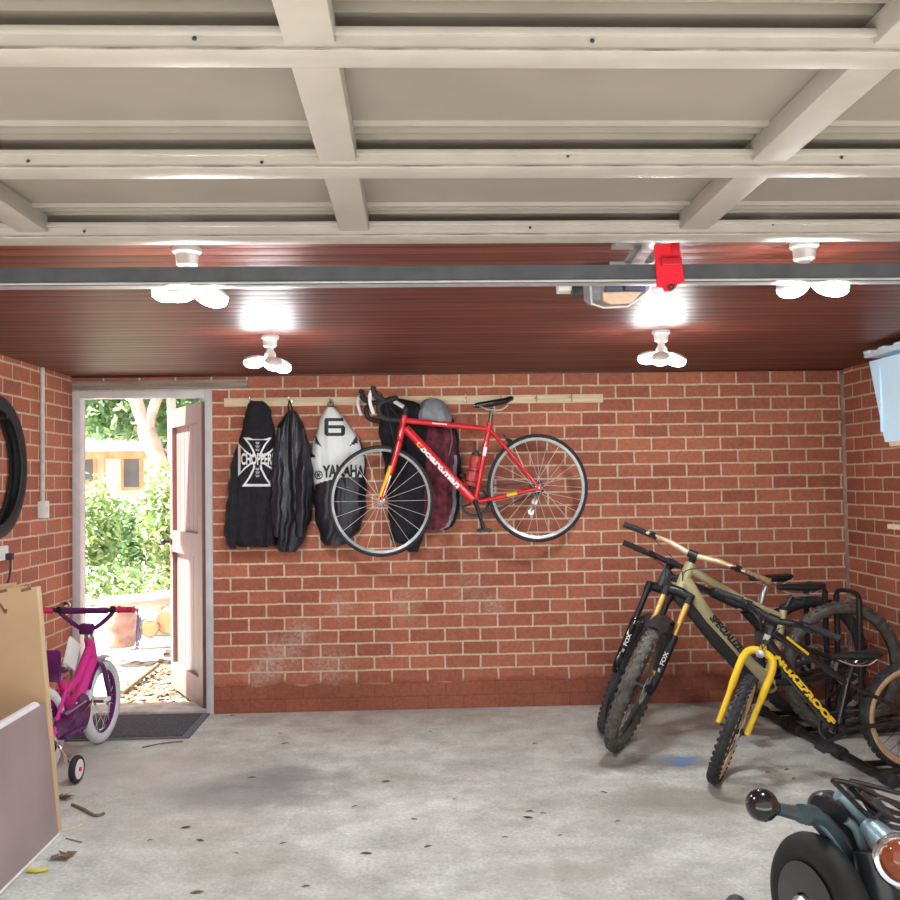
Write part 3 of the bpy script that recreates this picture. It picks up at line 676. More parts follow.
for dy in (-13, 13): 
    for k in range(3): g.poly(m, [(C[0]-2.2, C[1]+dy-4.5+k*3.4), (C[0]+2.2, C[1]+dy-4.5+k*3.4), (C[0]+1.4, C[1]+dy-2.2+k*3.4), (C[0]-1.4, C[1]+dy-2.2+k*3.4)], .010)
m.build('cross_ornament', mat('grey print', (.42, .42, .46), .8), em, w=hd)
# leather jacket
g = Garment([(411, 288, 296), (415, 284, 299), (424, 279, 303), (435, 275.5, 306.7), (447, 272, 310), (458, 270.5, 312), (480, 270, 313.5), (502, 271, 313), (520, 272, 311), (533, 271, 307), (545, 274, 302), (552, 280, 296)], GYH-.02, .085, .017, 2)
lj_hook = atY(291, 400, YB)
lj = garment_thing('leather_jacket', 'plain black leather jacket hanging between the cross hoodie and the number 6 jacket', 'jacket', g)
g.mesh().build('body', 'leather', lj, w=lj, ang=80)
m = MB(); m.smooth_tube([V((lj_hook.x-.004, YB-.050, zc_+.004)), V((lj_hook.x+.010, YB-.05, zc_-.04)), g.pt(292, 414, .004)], .005, 8); m.smooth_tube([V((lj_hook.x-.004, YB-.050, zc_+.004)), V((lj_hook.x-.012, YB-.05, zc_-.04)), g.pt(290, 414, .004)], .005, 8); m.build('hanging_loop', 'black_plastic', lj, w=lj)
for xa, xb in ((279, 276), (303, 300)):
    m = MB(); sl = Garment([(428, xa-1, xa+1), (445, xa-5, xa+5), (470, (xa+xb)/2-6.5, (xa+xb)/2+6.5), (510, xb-6.5, xb+6.5), (532, xb-5.5, xb+5), (537, xb-4, xb+4)], GYH-.075, .06, .010, xa, ramp=2.5); sl.mesh(nx=14, ny=40).build('sleeve', 'leather', lj, w=lj, ang=80)
# number 6 jacket
g = Garment([(407, 327, 334), (410, 324.5, 337), (415, 322, 341), (424, 319, 349), (435, 315.5, 356.7), (447, 312, 363), (458, 311, 365.5), (469, 312, 366), (484, 315, 366), (491, 314, 367), (513, 314, 366), (530, 318, 360), (540, 321, 350), (545, 324, 345)], GYH-.01, .075, .007, 3)
def pick6(x, y):
    lower = 484.5 - (x-315)*.15 - 3*math.sin((x-315)/50*PI)
    if y > lower: return 1
    for (ax, ay, bx, by, cx, cy) in ((315, 434, 315.5, 443, 322, 447), (357, 434, 357.5, 443, 349.5, 446), (309, 449.5, 309, 456.5, 316, 457)):
        s_ = lambda px, py, qx, qy: (qx-px)*(y-py)-(qy-py)*(x-px)
        q = [s_(ax, ay, bx, by) > 0, s_(bx, by, cx, cy) > 0, s_(cx, cy, ax, ay) > 0]
        if all(q) or not any(q): return 1
    if x > g.lr(y)[1]-1.6 and y > 440: return 1
    return 0
rj = garment_thing('racing_jacket', 'white and black racing jacket with the number 6 on the coat rail', 'jacket', g)
g.mesh(pick6, 60, 110).build('body', ['vinyl_white', 'leather'], rj, w=rj, ang=80)
m = MB()
for P in ([(325.5, 418), (343, 418), (343.5, 421.2), (328.8, 421.2), (328.3, 425.2), (343.2, 425.2), (345.2, 427.2), (345, 434), (343, 436), (326.5, 436), (324.4, 434), (324.4, 420)],): g.poly(m, P, .006, 1.5)
nb_ = m.build('number', 'black_ink', rj, w=rj)
m = MB(); g.poly(m, [(328.4, 428.4), (341, 428.4), (341, 432.8), (328.4, 432.8)], .009, 1.5); m.build('number_gap', 'vinyl_white', nb_, w=rj)
m = MB(); g.text(m, 'YAMAHA', 343.5, 470.5, 42, 12.5, .006, arch=1.5, bold=.05); m.build('lettering', 'black_ink', rj, w=rj)
m = MB()
for k in range(3):
    a = k*PI/3; q = g.pt(318.5, 475, .006); d = V((math.cos(a), 0, math.sin(a)))*.022; m.tube([q-d, q+d], .003, 6)
q = g.pt(318.5, 475, .006); m.torus(q, (0, 1, 0), .024, .0035, 24, 6); m.build('emblem', 'black_ink', rj, w=rj)
m = MB(); m.torus(atY(330.5, 404.5, GYH-.02), (0, 1, 0), .018, .003, 16, 6); m.build('hanging_loop', 'black_plastic', rj, w=rj)
# black coat behind the bike
g = Garment([(398, 386, 398), (401, 383, 414), (405, 381, 422), (412, 379.5, 425), (425, 378.5, 425), (440, 380, 424), (455, 383, 424), (480, 386, 424), (520, 389, 424), (541, 391, 423), (545, 404, 421), (552, 408, 418)], GYH, .075, .008, 4)
bc = garment_thing('black_coat', 'long black coat hanging behind the front wheel hub of the red bicycle', 'coat', g)
g.mesh().build('body', 'cotton_black', bc, w=bc, ang=80)
g = Garment([(408, 399, 424), (412, 396, 427), (440, 398, 426), (490, 402, 425), (535, 404, 424)], GYH-.06, .02, .004, 14); g.mesh(nx=16, ny=30).build('front_flap', 'cotton_black', bc, w=bc, ang=80)
# maroon jacket with grey hood
g = Garment([(412, 420, 449), (416, 417, 452), (424, 416, 455.5), (440, 417, 459), (470, 418, 461), (500, 418, 460), (520, 418, 457), (527, 420, 452), (530, 424, 446)], GYH, .07, .012, 6)
def pickm(x, y):
    r = g.lr(y)[1]
    if x > r-3.4: return 1
    if x > r-7 and (455 < y): return 2
    return 0
mj = garment_thing('maroon_jacket', 'maroon patterned jacket with a grey knit hood hanging behind the red bicycle frame', 'jacket', g)
g.mesh(pickm).build('body', ['maroon', 'cotton_black', 'grey_knit'], mj, w=mj, ang=80)
g2 = Garment([(398.5, 428, 436), (400, 424, 441), (404, 420, 446), (411, 417.5, 450), (418, 416.5, 452), (422, 418, 451)], GYH-.03, .08, .010, 8); g2.mesh(nx=30, ny=40).build('hood', 'grey_knit', mj, w=mj, ang=80)
m = MB(); m.smooth_tube([g.pt(450, 424, .012), g.pt(452, 440, .012), g.pt(449, 455, .012)], .010, 8, flat=.4); m.smooth_tube([g.pt(419, 424, .012), g.pt(420, 434, .012)], .010, 8, flat=.4); m.build('drawstring', 'grey_knit', mj, w=mj)

# ================================================================== BICYCLES
def wheel(par, name, c, r_out, tr, style, M4=Matrix.Identity(4), sx=1., nsp=28, each=False, rotor=True, rim='black_satin', tyre='tyre_dark', sp='dark_grey', rimw=.012, rimd=.016, hubm='black_satin', hw=.05, wall=None, rotor_side=1):
    c = V(c); AX = V((0, 1, 0)); Rm = r_out-tr
    m = MB(); rr = Rm-tr*.55
    m.ring(c, AX, rr, [(0, -rimw), (rimd*.3, -rimw*1.05), (rimd*.3, rimw*1.05), (0, rimw), (-rimd, rimw*.5), (-rimd, -rimw*.5)], 60, sx); wl = m.xf(M4).build(name, rim, par)
    m = MB(); k = 14
    m.ring(c, AX, Rm, [(tr*math.cos(2*PI*j/k), tr*.95*math.sin(2*PI*j/k)) for j in range(k)], 64, sx)
    if style == 'knob':
        n = 46
        for i in range(n):
            for q, w_ in ((-1.15, .011), (-.55, .010), (0, .011), (.55, .010), (1.15, .011)):
                th = 2*PI*(i + (.5 if abs(q) in (.55,) else 0))/n; d = V((math.sin(th), 0, math.cos(th))); t_ = V((math.cos(th), 0, -math.sin(th)))
                nn = d*math.cos(q) + AX*math.sin(q); lat = AX*math.cos(q) - d*math.sin(q)
                m.box(c + d*Rm + nn*(tr+.0015), (.020*r_out/.37, w_, .009), Matrix((t_, lat, nn)).transposed())
    m.xf(M4).build('tyre', tyre, wl)
    if wall:
        for s_ in (-1, 1):
            m = MB(); m.ring(c + AX*s_*tr*.80, AX, Rm-tr*.42, [(-tr*.60, -s_*.012), (-tr*.60, -s_*.004), (0, s_*.0065), (tr*.75, s_*.002), (tr*.75, -s_*.008)], 64, sx); m.xf(M4).build('tan_sidewall', wall, wl)
    m = MB(); m.lathe([(.006, -hw-.012), (.010, -hw), (.024, -hw+.006), (.024, -hw+.010), (.014, -hw+.016), (.014, hw-.016), (.024, hw-.010), (.024, hw-.006), (.010, hw), (.006, hw+.012)], c, AX, 18); m.xf(M4).build('hub', hubm, wl)
    spk = MB()
    for i in range(nsp):
        th = 2*PI*i/nsp; s_ = 1 if i % 2 else -1; off = (.55 if (i//2) % 2 else -.55) if nsp > 22 else 0
        a = c + V((math.sin(th+off*2)*.022, s_*(hw-.008), math.cos(th+off*2)*.022)); b = c + V((math.sin(th)*(rr-rimd), s_*.002, math.cos(th)*(rr-rimd)*1))
        mm = MB() if each else spk
        mm.tube([a, b], .0013 if not each else .0017, 5)
        if each: mm.xf(M4).build('spoke', sp, wl)
    if not each: spk.xf(M4).build('spokes', sp, wl)
    if rotor:
        m = MB(); y = rotor_side*(hw-.012); m.ring(c + AX*y, AX, .080, [(.010, -.001), (.010, .001), (-.008, .001), (-.008, -.001)], 36)
        for i in range(5):
            th = 2*PI*i/5; m.tube([c + AX*y + V((math.sin(th)*.02, 0, math.cos(th)*.02)), c + AX*y + V((math.sin(th+.4)*.075, 0, math.cos(th+.4)*.075))], .004, 5)
        m.xf(M4).build('brake_rotor', 'alu', wl)
    return wl

def saddle(par, c, tilt=0., ln=.27, w=.135, m_='black_satin', fwd=1):
    m = MB(); c = V(c); prof = [(-.5, .48, .5), (-.42, .95, .75), (-.28, 1, 1), (-.1, .72, .95), (.1, .38, .85), (.3, .27, .75), (.44, .22, .7), (.5, .12, .45)]; R = []
    for u, wd, hh_ in prof:
        ring = []
        for j in range(14):
            a = 2*PI*j/14; ring.append(m.bm.verts.new(c + V((u*ln, math.cos(a)*w/2*wd, (math.sin(a)*(.020 if math.sin(a) > 0 else .028)*hh_ + (.010 if u < -.3 else 0)*1 + u*ln*math.tan(tilt))))))
        R.append(ring)
    for A, B in zip(R, R[1:]):
        for j in range(14): m.bm.faces.new((A[j], A[(j+1) % 14], B[(j+1) % 14], B[j]))
    m.bm.faces.new(R[0]); m.bm.faces.new(R[-1][::-1])
    sd = m.build('saddle', m_, par)
    m = MB()
    for s_ in (-1, 1): m.smooth_tube([c+V((-ln*.36, s_*.03, -.018)), c+V((-ln*.2, s_*.022, -.045)), c+V((ln*.1, s_*.022, -.045)), c+V((ln*.38, s_*.01, -.02))], .0035, 6)
    m.build('saddle_rail', 'alu', sd); return sd

def crank(par, bb, ang, arm=.165, ringr=.085, cm='black_satin', sc=1., thick=1.):
    bb = V(bb); m = MB(); m.lathe([(.012, -.07), (.019, -.055), (.019, .055), (.012, .07)], bb, (0, 1, 0), 16)
    m.ring(bb + V((0, -.048, 0)), (0, 1, 0), ringr, [(.006, -.0015), (.006, .0015), (-.012, .002), (-.012, -.002)], 40)
    for i in range(4):
        a = i*PI/2+.4; m.tube([bb+V((0, -.048, 0)), bb+V((math.sin(a)*(ringr-.008), -.048, math.cos(a)*(ringr-.008)))], .007, 6)
    n = 34
    for i in range(n):
        a = 2*PI*i/n; d = V((math.sin(a), 0, math.cos(a))); m.box(bb+V((0, -.048, 0))+d*(ringr+.007), (.005, .003, .006), Matrix((d.cross(V((0, 1, 0))), V((0, 1, 0)), d)).transposed())
    ck = m.build('crankset', cm, par)
    for s_ in (1, -1):
        a = ang + (0 if s_ == 1 else PI); d = V((math.sin(a), 0, -math.cos(a))); e = bb + d*arm + V((0, s_*.078, 0))
        m = MB(); m.tube([bb+V((0, s_*.062, 0)), bb+d*arm*.5+V((0, s_*.070, 0)), e], [.017*thick, .012*thick, .014*thick], 10, flat=.6); m.build('crank_arm', cm, ck)
        m = MB(); m.box(e+V((0, s_*.055, 0)), (.085*sc, .085, .016), bev=.004); m.tube([e, e+V((0, s_*.1, 0))], .007, 8)
        for k in (-1, 1): m.box(e+V((k*.028*sc, s_*.055, 0)), (.010, .08, .026), bev=.002)
        m.build('pedal', 'black_plastic', ck)
    return ck

def chain(par, bb, hub, r1, r2, y=-.048, m_='dark_grey'):
    m = MB(); bb, hub = V(bb), V(hub); pts = []
    d = (hub-bb); a0 = math.atan2(d.z, d.x)
    for i in range(13): a = a0+PI/2+i*PI/12; pts.append(bb+V((math.cos(a)*r1, y, math.sin(a)*r1)))
    for i in range(13): a = a0-PI/2+i*PI/12; pts.append(hub+V((math.cos(a)*r2, y, math.sin(a)*r2)))
    m.tube(pts, .004, 5, closed=True, flat=1.2); return m.build('chain', m_, par)

def suspension_fork(par, T, C, t, L, M4, stan, low, bridge=True, text=None, half=.066, sr=.018, lr=.024, split=.42, crown='black_satin'):
    """T stem point, C crown centre on the steering axis, tilt t, axle at distance L along the axis"""
    ax = V((math.sin(t), 0, -math.cos(t))); fo = V((math.cos(t), 0, math.sin(t)))*.044
    m = MB(); m.tube([T, C], .016, 12); m.tube([C+V((0, -half-.018, 0))-ax*.005, C-ax*.018, C+V((0, half+.018, 0))-ax*.005], [.024, .030, .024], 12)
    for s_ in (-1, 1): m.tube([C+V((0, s_*half, 0))-ax*.022+fo*.2, C+V((0, s_*half, 0))+ax*.030+fo*.2], .024, 12)
    fk = m.xf(M4).build('fork', crown, par)
    for s_ in (-1, 1):
        a = C+V((0, s_*half, 0))+fo*.2; b = C+ax*L+V((0, s_*half, 0))+fo*.2; mid = lerp(a, b, split)
        m = MB(); m.tube([a, mid+ax*.02], sr, 14); m.xf(M4).build('stanchion', stan, fk)
        m = MB(); m.tube([mid-ax*.012, mid, lerp(mid, b, .6), b-ax*.02, b+fo*.8+ax*.016], [lr*.85, lr*1.05, lr, lr*.9, lr*.7], 14)
        lo = m.xf(M4).build('lower_leg', low, fk)
        if text:
            m = MB(); c_ = lerp(mid, b, .40); nrm = fo.normalized()
            m.text(text, c_, -ax, V((0, -1, 0)), lr*1.0, .075, wrap=lr*1.04, bold=.03); m.box(c_+ax*.075+nrm*lr, (.003, .012, .05), Matrix.Rotation(t, 3, 'Y')); m.xf(M4).build('lettering', 'white_ink', lo)
    if bridge:
        a = lerp(C, C+ax*L, split+.05)+fo*.2; m = MB()
        m.smooth_tube([a+V((0, -half, 0)), a+V((0, -half*.6, 0))+fo*.6-ax*.025, a+fo*.7-ax*.036, a+V((0, half*.6, 0))+fo*.6-ax*.025, a+V((0, half, 0))], .015, 8); m.xf(M4).build('fork_arch', low, fk)
    return fk, C+ax*L+fo

def flat_bar(par, T, t, M4, width, barm, gripm=('black_rubber', 'black_rubber'), rise=.02, reach=.045, r=.0145):
    up = V((-math.sin(t), 0, math.cos(t))); fo = V((math.cos(t), 0, math.sin(t)))
    c = T + up*.012 + fo*reach
    m = MB(); m.tube([T-up*.022, T+up*.030], .021, 14); m.tube([T+up*.010, c], .018, 10); m.tube([c+V((0, -.026, 0)), c+V((0, .026, 0))], .023, 14); m.xf(M4).build('stem', 'black_satin', par)
    h = width/2; P = lambda y: c + V((0, y, 0)) + up*(rise*min(1, max(0, (abs(y)-.03)/.12))) - fo*(.10*max(0, abs(y)-.06))
    m = MB(); m.tube([P(-h+h*i/12) for i in range(25)], [r*.82 if abs(i-12) > 4 else r*1.1 for i in range(25)], 12); hb = m.xf(M4).build('handlebar', barm, par)
    for s_, gm in ((1, gripm[0]), (-1, gripm[1])):
        m = MB(); m.tube([P(s_*(h-.135)), P(s_*(h-.125)), P(s_*(h-.010)), P(s_*h)], [.019, .0165, .0165, .019], 12)
        for k in range(6): q = P(s_*(h-.115+k*.019)); m.torus(q, (0, 1, 0), .0165, .002, 14, 5)
        m.xf(M4).build('grip', gm, hb)
        q = P(s_*(h-.17)); m = MB(); m.tube([q+V((0, -.016, 0)), q+V((0, .016, 0))], .020, 10); m.tube([q+fo*.01, q+fo*.05-up*.015+V((0, -s_*.03, 0))], [.012, .010], 8)
        m.smooth_tube([q+fo*.05-up*.018+V((0, -s_*.01, 0)), q+fo*.075-up*.02+V((0, s_*.03, 0)), q+fo*.062-up*.02+V((0, s_*.10, 0))], .0055, 6); m.xf(M4).build('brake_lever', 'black_satin', hb)
        q2 = P(s_*(h-.20)); m = MB(); m.smooth_tube([q+fo*.05-up*.015, q2+fo*.14-up*.05+V((0, -s_*.05, 0)), c+fo*.10-up*.10+V((0, s_*.02, 0)), T-up*.14+fo*.03], .0028, 6, sub=8); m.xf(M4).build('brake_hose', 'black_plastic', hb)
    return hb

def rear_mech(par, hub, s=-1, m_='alu'):
    hub = V(hub); m = MB(); m.lathe([(.03, -.012), (.05, -.006), (.05, 0), (.035, .012), (.022, .02)], hub+V((0, s*.048, 0)), (0, 1, 0), 20); m.build('cassette', 'dark_grey', par)
    m = MB(); a = hub+V((-.005, s*.075, -.03)); b = hub+V((.01, s*.07, -.085)); c = hub+V((.035, s*.062, -.150))
    m.tube([a, b], .012, 8, flat=.6); m.tube([b, c], .010, 8, flat=.4)
    for q in (b, c): m.lathe([(.005, -.006), (.020, -.005), (.020, .005), (.005, .006)], q, (0, 1, 0), 12)
    m.build('derailleur', m_, par)

class Plane:
    """vertical plane through the two wheel contacts; turns a picture point into bike coordinates"""
    def __init__(s, A, B):
        s.A, s.B = V(A), V(B); d = (s.A-s.B); d.z = 0; s.fwd = d.normalized(); s.n = V((-s.fwd.y, s.fwd.x, 0)); s.o = (s.A+s.B)/2; s.o.z = min(s.A.z, s.B.z); s.rz = math.atan2(s.fwd.y, s.fwd.x)
    def __call__(s, px, py, y=0.):
        p = atPl(px, py, s.o + s.n*y, s.n) - s.o; return V((p.dot(s.fwd), y, p.z))
    def root(s, name, label): return thing(name, label, 'bicycle', s.o, s.rz)

def steer(C, T, ang):
    ax = (T-C).normalized(); return Matrix.Translation(C) @ Matrix.Rotation(ang, 4, ax) @ Matrix.Translation(-C)

def drop_to_floor(C, t, r_maj, r_min, M4):
    """fork length that lets the steered wheel just touch the floor"""
    ax = V((math.sin(t), 0, -math.cos(t))); fo = V((math.cos(t), 0, math.sin(t)))*.044
    nz = abs((M4.to_3x3() @ V((0, 1, 0))).z); need = r_maj*math.sqrt(1-nz*nz)+r_min
    L = .4
    for _ in range(20): L += ((M4 @ (C+ax*L+fo)).z-need)/math.cos(t)
    return L

# ---------------- red road bike on the wall
YBK = D-.24
pr = lambda px, py, y=0.: None
A = atY(381, 501, YBK); B = atY(537.5, 488, YBK); A.z = B.z = atY(460, 556, YBK).z
rp = Plane(V((A.x, YBK, A.z)), V((B.x, YBK, A.z)))
rb = rp.root('road_bicycle', 'red road bicycle with drop handlebars hanging high on the back brick wall')
P = rp
fh, rh = P(381, 501), P(537.5, 488)
rtr = .0138
wheel(rb, 'front_wheel', fh, (P(381, 445).z-P(381, 557).z)/2, rtr, 'slick', Matrix.Translation(fh) @ Matrix.Diagonal((.945, 1, 1, 1)) @ Matrix.Translation(-fh), nsp=20, each=True, rotor=False, rim=mat('silver rim front', (.34, .35, .37), .3, .6), tyre='black_rubber', sp='spoke', rimw=.010, rimd=.017, hubm='alu', hw=.042)
wheel(rb, 'rear_wheel', rh, (P(537, 433.5).z-P(537, 542).z)/2, rtr, 'slick', Matrix.Translation(rh) @ Matrix.Diagonal((.935, 1, 1, 1)) @ Matrix.Translation(-rh), nsp=24, each=True, rotor=False, rim=mat('silver rim rear', (.36, .37, .39), .3, .6), tyre='black_rubber', sp='spoke', rimw=.010, rimd=.019, hubm='alu', hw=.055)
ht, hbm = P(404.6, 415.5), P(400.4, 436); bb = P(475, 502); sc_ = P(489.6, 428)
m = MB(); m.tube([ht, hbm], .0215, 14); m.tube([P(405.5, 428), bb], [.027, .027], 16); m.tube([P(406, 420.5), P(448, 424.8), sc_+V((0, 0, -.006))], [.019, .018, .016], 14); m.tube([bb, sc_+V((0, 0, .015))], .0165, 14); m.lathe([(.024, -.036), (.024, .036)], bb, (0, 1, 0), 18)
for s_ in (-1, 1):
    m.tube([sc_+V((0, s_*.012, -.01)), lerp(sc_, rh, .3)+V((0, s_*.028, 0)), rh+V((0, s_*.062, .004))], [.011, .0105, .009], 10); m.tube([bb+V((-.01, s_*.02, 0)), lerp(bb, rh, .4)+V((0, s_*.032, -.003)), rh+V((0, s_*.062, 0))], [.013, .012, .010], 10); m.box(rh+V((0, s_*.062, 0)), (.035, .006, .035), bev=.004)
fr = m.build('frame', 'red_frame', rb)
dt = (bb-P(405.5, 428)); dtd = dt.normalized(); upv = V((-dtd.z, 0, dtd.x)); upv = upv if upv.z > 0 else -upv
# lettering reads from the head tube toward the cranks, on the side that faces the room (+y of the bike)
c_ = P(440.5, 467)
MB().text('boardman', c_, dtd, upv, .042, .335, wrap=.027, bold=.05).build('lettering', 'white_ink', fr)
q = P(419.5, 444.5); m = MB(); m.text('C', q, dtd, upv, .038, .034, wrap=.027, bold=.05); m.build('lettering', 'yellow_ink', fr)
q0, q1 = lerp(bb, rh, .50), lerp(bb, rh, .66); m = MB(); m.tube([q0+V((0, .040, -.002)), q1+V((0, .048, -.002))], .0118, 10); m.build('yellow_band', 'yellow', fr)
m = MB(); q0, q1 = P(432, 423.2), P(447, 424.6); m.tube([q0+V((0, .003, 0)), q1+V((0, .003, 0))], .0188, 12, flat=.45); m.build('white_band', 'white_ink', fr)
m = MB(); q0 = P(485.5, 447); q1 = P(483.8, 456); m.tube([q0+V((0, .004, 0)), q1+V((0, .004, 0))], .0142, 10); m.build('white_band', 'white_ink', fr)
# fork
cr_ = P(399.5, 441); m = MB(); m.tube([hbm, cr_], .020, 12); m.tube([cr_+V((0, -.04, -.012)), cr_+V((0, 0, .006)), cr_+V((0, .04, -.012))], .014, 10)
for s_ in (-1, 1): m.smooth_tube([cr_+V((0, s_*.038, -.01)), lerp(cr_, fh, .45)+V((-.006, s_*.045, 0)), fh+V((0, s_*.050, .005))], [.018]*6+[.014]*4+[.011], 10)
fk = m.build('fork', 'red_frame', rb)
m = MB()
for s_ in (-1, 1):
    a_, b_ = lerp(cr_, fh, .42)+V((-.004, s_*.045, 0)), lerp(cr_, fh, .92)+V((.006, s_*.05, 0)); m.tube([a_+V((.008, s_*.004, 0)), b_+V((.006, s_*.004, 0))], [.0145, .0105], 10)
m.build('yellow_band', 'yellow', fk)
m = MB(); m.tube([lerp(cr_, fh, .58)+V((-.011, .055, 0)), lerp(cr_, fh, .93)+V((-.006, .056, 0))], [.007, .005], 8); m.build('white_band', 'white_ink', fk)
# brakes
m = MB(); q = P(394, 449); m.tube([q+V((0, -.03, 0)), q+V((.01, 0, .012)), q+V((0, .03, 0))], .010, 8); m.tube([q+V((0, .03, .01)), q+V((.012, .026, -.03))], .008, 8); m.build('front_brake', 'black_satin', rb)
m = MB(); q = P(509, 441.5); m.tube([q+V((0, -.03, 0)), q+V((0, 0, .01)), q+V((0, .035, 0))], .010, 8); m.tube([q+V((.02, .034, .014)), q+V((-.014, .034, .0))], .010, 8); m.tube([q+V((.02, .03, .012)), P(503, 434)+V((0, .02, 0))], .004, 6); m.build('rear_brake', 'black_satin', rb)
# seat
m = MB(); m.tube([sc_+V((0, 0, .01)), P(492, 408)], .0135, 12); m.build('seatpost', mat('silver black post', (.12, .12, .13), .25, .6), rb)
sd = P(493.5, 402.5); saddle(rb, sd, tilt=-.13, ln=.245, w=.13, m_='black_gloss')
m = MB(); m.lathe([(.018, -.004), (.02, 0), (.02, .018), (.016, .022)], sc_+V((0, 0, .014)), (P(492, 408)-sc_), 14); m.build('seat_clamp', 'red_frame', rb)
# stem, drop bar, brake hoods. The bar is turned so its left drop leans to the room
up = (ht-hbm).normalized(); tt_ = ht+up*.02
m = MB(); m.tube([ht, tt_+up*.03], .018, 12); q = P(390, 400); m.tube([tt_+up*.015, q], [.020, .019], 12); m.tube([q+V((0, -.03, 0)), q+V((0, .03, 0))], .021, 12); sm = m.build('stem', 'black_satin', rb)
m = MB(); dq = (q-tt_-up*.015); mid = lerp(tt_+up*.015, q, .5); m.tube([tt_+up*.015+dq*.15+V((0, .003, .004)), tt_+up*.015+dq*.75+V((0, .003, .004))], .0185, 10); m.build('white_band', 'white_ink', sm)
SB = Matrix.Translation(tt_) @ Matrix.Rotation(math.radians(13), 4, up) @ Matrix.Translation(-tt_)
m = MB(); hbp = []
for s_ in (-1, 1):
    pts = [q, q+V((0, s_*.10, .005)), q+V((.0, s_*.175, .004)), q+V((.035, s_*.205, -.006)), q+V((.085, s_*.210, -.020)), q+V((.115, s_*.212, -.055)), q+V((.100, s_*.215, -.105)), q+V((.055, s_*.22, -.125)), q+V((-.01, s_*.222, -.130))]
    m.smooth_tube(pts, .0155, 10, sub=4)
hb = m.xf(SB).build('handlebar', 'black_rubber', rb)
for s_ in (-1, 1):
    h0 = q+V((.080, s_*.210, -.012)); m = MB(); m.smooth_tube([h0, h0+V((.040, 0, .020)), h0+V((.066, 0, .058)), h0+V((.058, 0, .084))], [.017]*4+[.019]*6+[.017]*5+[.010], 10); hod = m.xf(SB).build('brake_hood', 'black_rubber', hb)
    m = MB(); m.smooth_tube([h0+V((.066, 0, .070)), h0+V((.084, 0, .035)), h0+V((.084, s_*.004, -.02)), h0+V((.066, s_*.01, -.08))], .0105, 8); m.xf(SB).build('brake_lever', 'white_ink', hod)
    m = MB(); m.smooth_tube([h0+V((.05, 0, .02)), h0+V((.09, -s_*.04, .05)), q+V((.06, s_*.06, .02)), P(395, 446) if s_ > 0 else P(404, 424)], .003, 6, sub=8); m.xf(SB).build('brake_cable', 'black_plastic', hb)
crank(rb, bb, -.27, arm=.175, ringr=.088, thick=1.5)
rear_mech(rb, rh); chain(rb, bb, rh, .09, .04)
# bottle in its cage behind the seat tube
bt = P(474, 479); wp = rb.matrix_basis @ bt
m = MB(); a_ = lerp(bb, sc_, .22)+V((.050, 0, .0)); b_ = lerp(bb, sc_, .62)+V((.050, 0, .0)); 
m.tube([lerp(bb, sc_, .25)+V((.012, 0, 0)), a_+V((-.02, 0, 0)), a_], .004, 6); 
for k in (.15, .5): m.torus(lerp(a_, b_, k), (b_-a_), .040, .003, 20, 6)
m.build('bottle_cage', 'black_satin', rb)
bo = thing('water_bottle', 'red water bottle held in the cage of the red road bicycle', 'water bottle', rp.o + rp.fwd*a_.x + V((0, 0, a_.z)), rp.rz)
ad = (b_-a_).normalized(); hgt = (b_-a_).length*1.12
m = MB(); m.lathe([(.005, .003), (.034, .003), (.036, .02), (.036, hgt*.5), (.030, hgt*.56), (.036, hgt*.64), (.036, hgt*.8), (.028, hgt*.9)], (0, 0, 0), ad, 20); m.build('bottle_body', 'bottle_red', bo)
m = MB(); m.lathe([(.030, hgt*.9), (.030, hgt*.98), (.014, hgt*1.0), (.012, hgt*1.08)], (0, 0, 0), ad, 18); m.build('bottle_cap', 'black_plastic', bo)

# ---------------- olive mountain bike (middle of the three on the floor)
def mtb_wheels(par, rhub, fhub, r, tr, M4, tyre_f, tyre_r, rot='alu', **k):
    wheel(par, 'rear_wheel', rhub, r, tr, 'knob', tyre=tyre_r, hw=.065, **k)
    wheel(par, 'front_wheel', fhub, r, tr, 'knob', M4, tyre=tyre_f, hw=.052, **k)

A2, B2 = V((1.15, 5.08, 0)), V((2.41, 5.28, 0))
P = Plane(A2, B2)
ob = P.root('mountain_bicycle', 'olive green mountain bicycle with gold fork tubes and bronze handlebar in the floor rack')
t = math.radians(25.5)
T2 = P(693, 558); C2 = T2 + V((math.sin(t), 0, -math.cos(t)))*.215
M4 = steer(C2, T2, math.radians(56))
R2, tr2 = .370, .034
L2 = drop_to_floor(C2, t, R2-tr2, tr2+.005, M4)
fk, fh = suspension_fork(ob, T2, C2, t, L2, M4, 'gold', 'black_satin', text='FOX')
rh = V((-(A2-B2).length/2+.02, 0, R2+.004))
wheel(ob, 'rear_wheel', rh, R2, tr2, 'knob', tyre='tyre_dusty', hw=.065)
wheel(ob, 'front_wheel', fh, R2, tr2, 'knob', M4, tyre='tyre_dusty', hw=.052, rim=mat('dusty black rim', (.05, .048, .045), .6))
flat_bar(ob, T2, t, M4, .83, 'gold_bar', ('brown_grip', 'black_rubber'), rise=.02)
axv = V((math.sin(t), 0, -math.cos(t)))
hT, hB = T2+axv*.03, T2+axv*.175
bb = P(766, 684); bb.y = 0; sc_ = P(784, 618)
m = MB(); m.tube([hT, hB], [.029, .033], 16); m.tube([hB-axv*.05, lerp(hB, bb, .3), lerp(hB, bb, .8), bb+V((.0, 0, .02))], [.036, .040, .042, .045], 16)
m.tube([hT+axv*.03, P(722, 588), P(742, 599), sc_+V((0, 0, .0))], [.026, .021, .018, .018], 14); m.tube([bb, P(779, 640), sc_+V((.0, 0, .055))], [.030, .021, .020], 14); m.lathe([(.04, -.05), (.04, .05)], bb, (0, 1, 0), 20)
fr = m.build('frame', 'olive', ob)
dtd = (bb-hB).normalized(); upv = V((-dtd.z, 0, dtd.x)); upv = upv if upv.z > 0 else -upv
m = MB(); off = -upv*.040
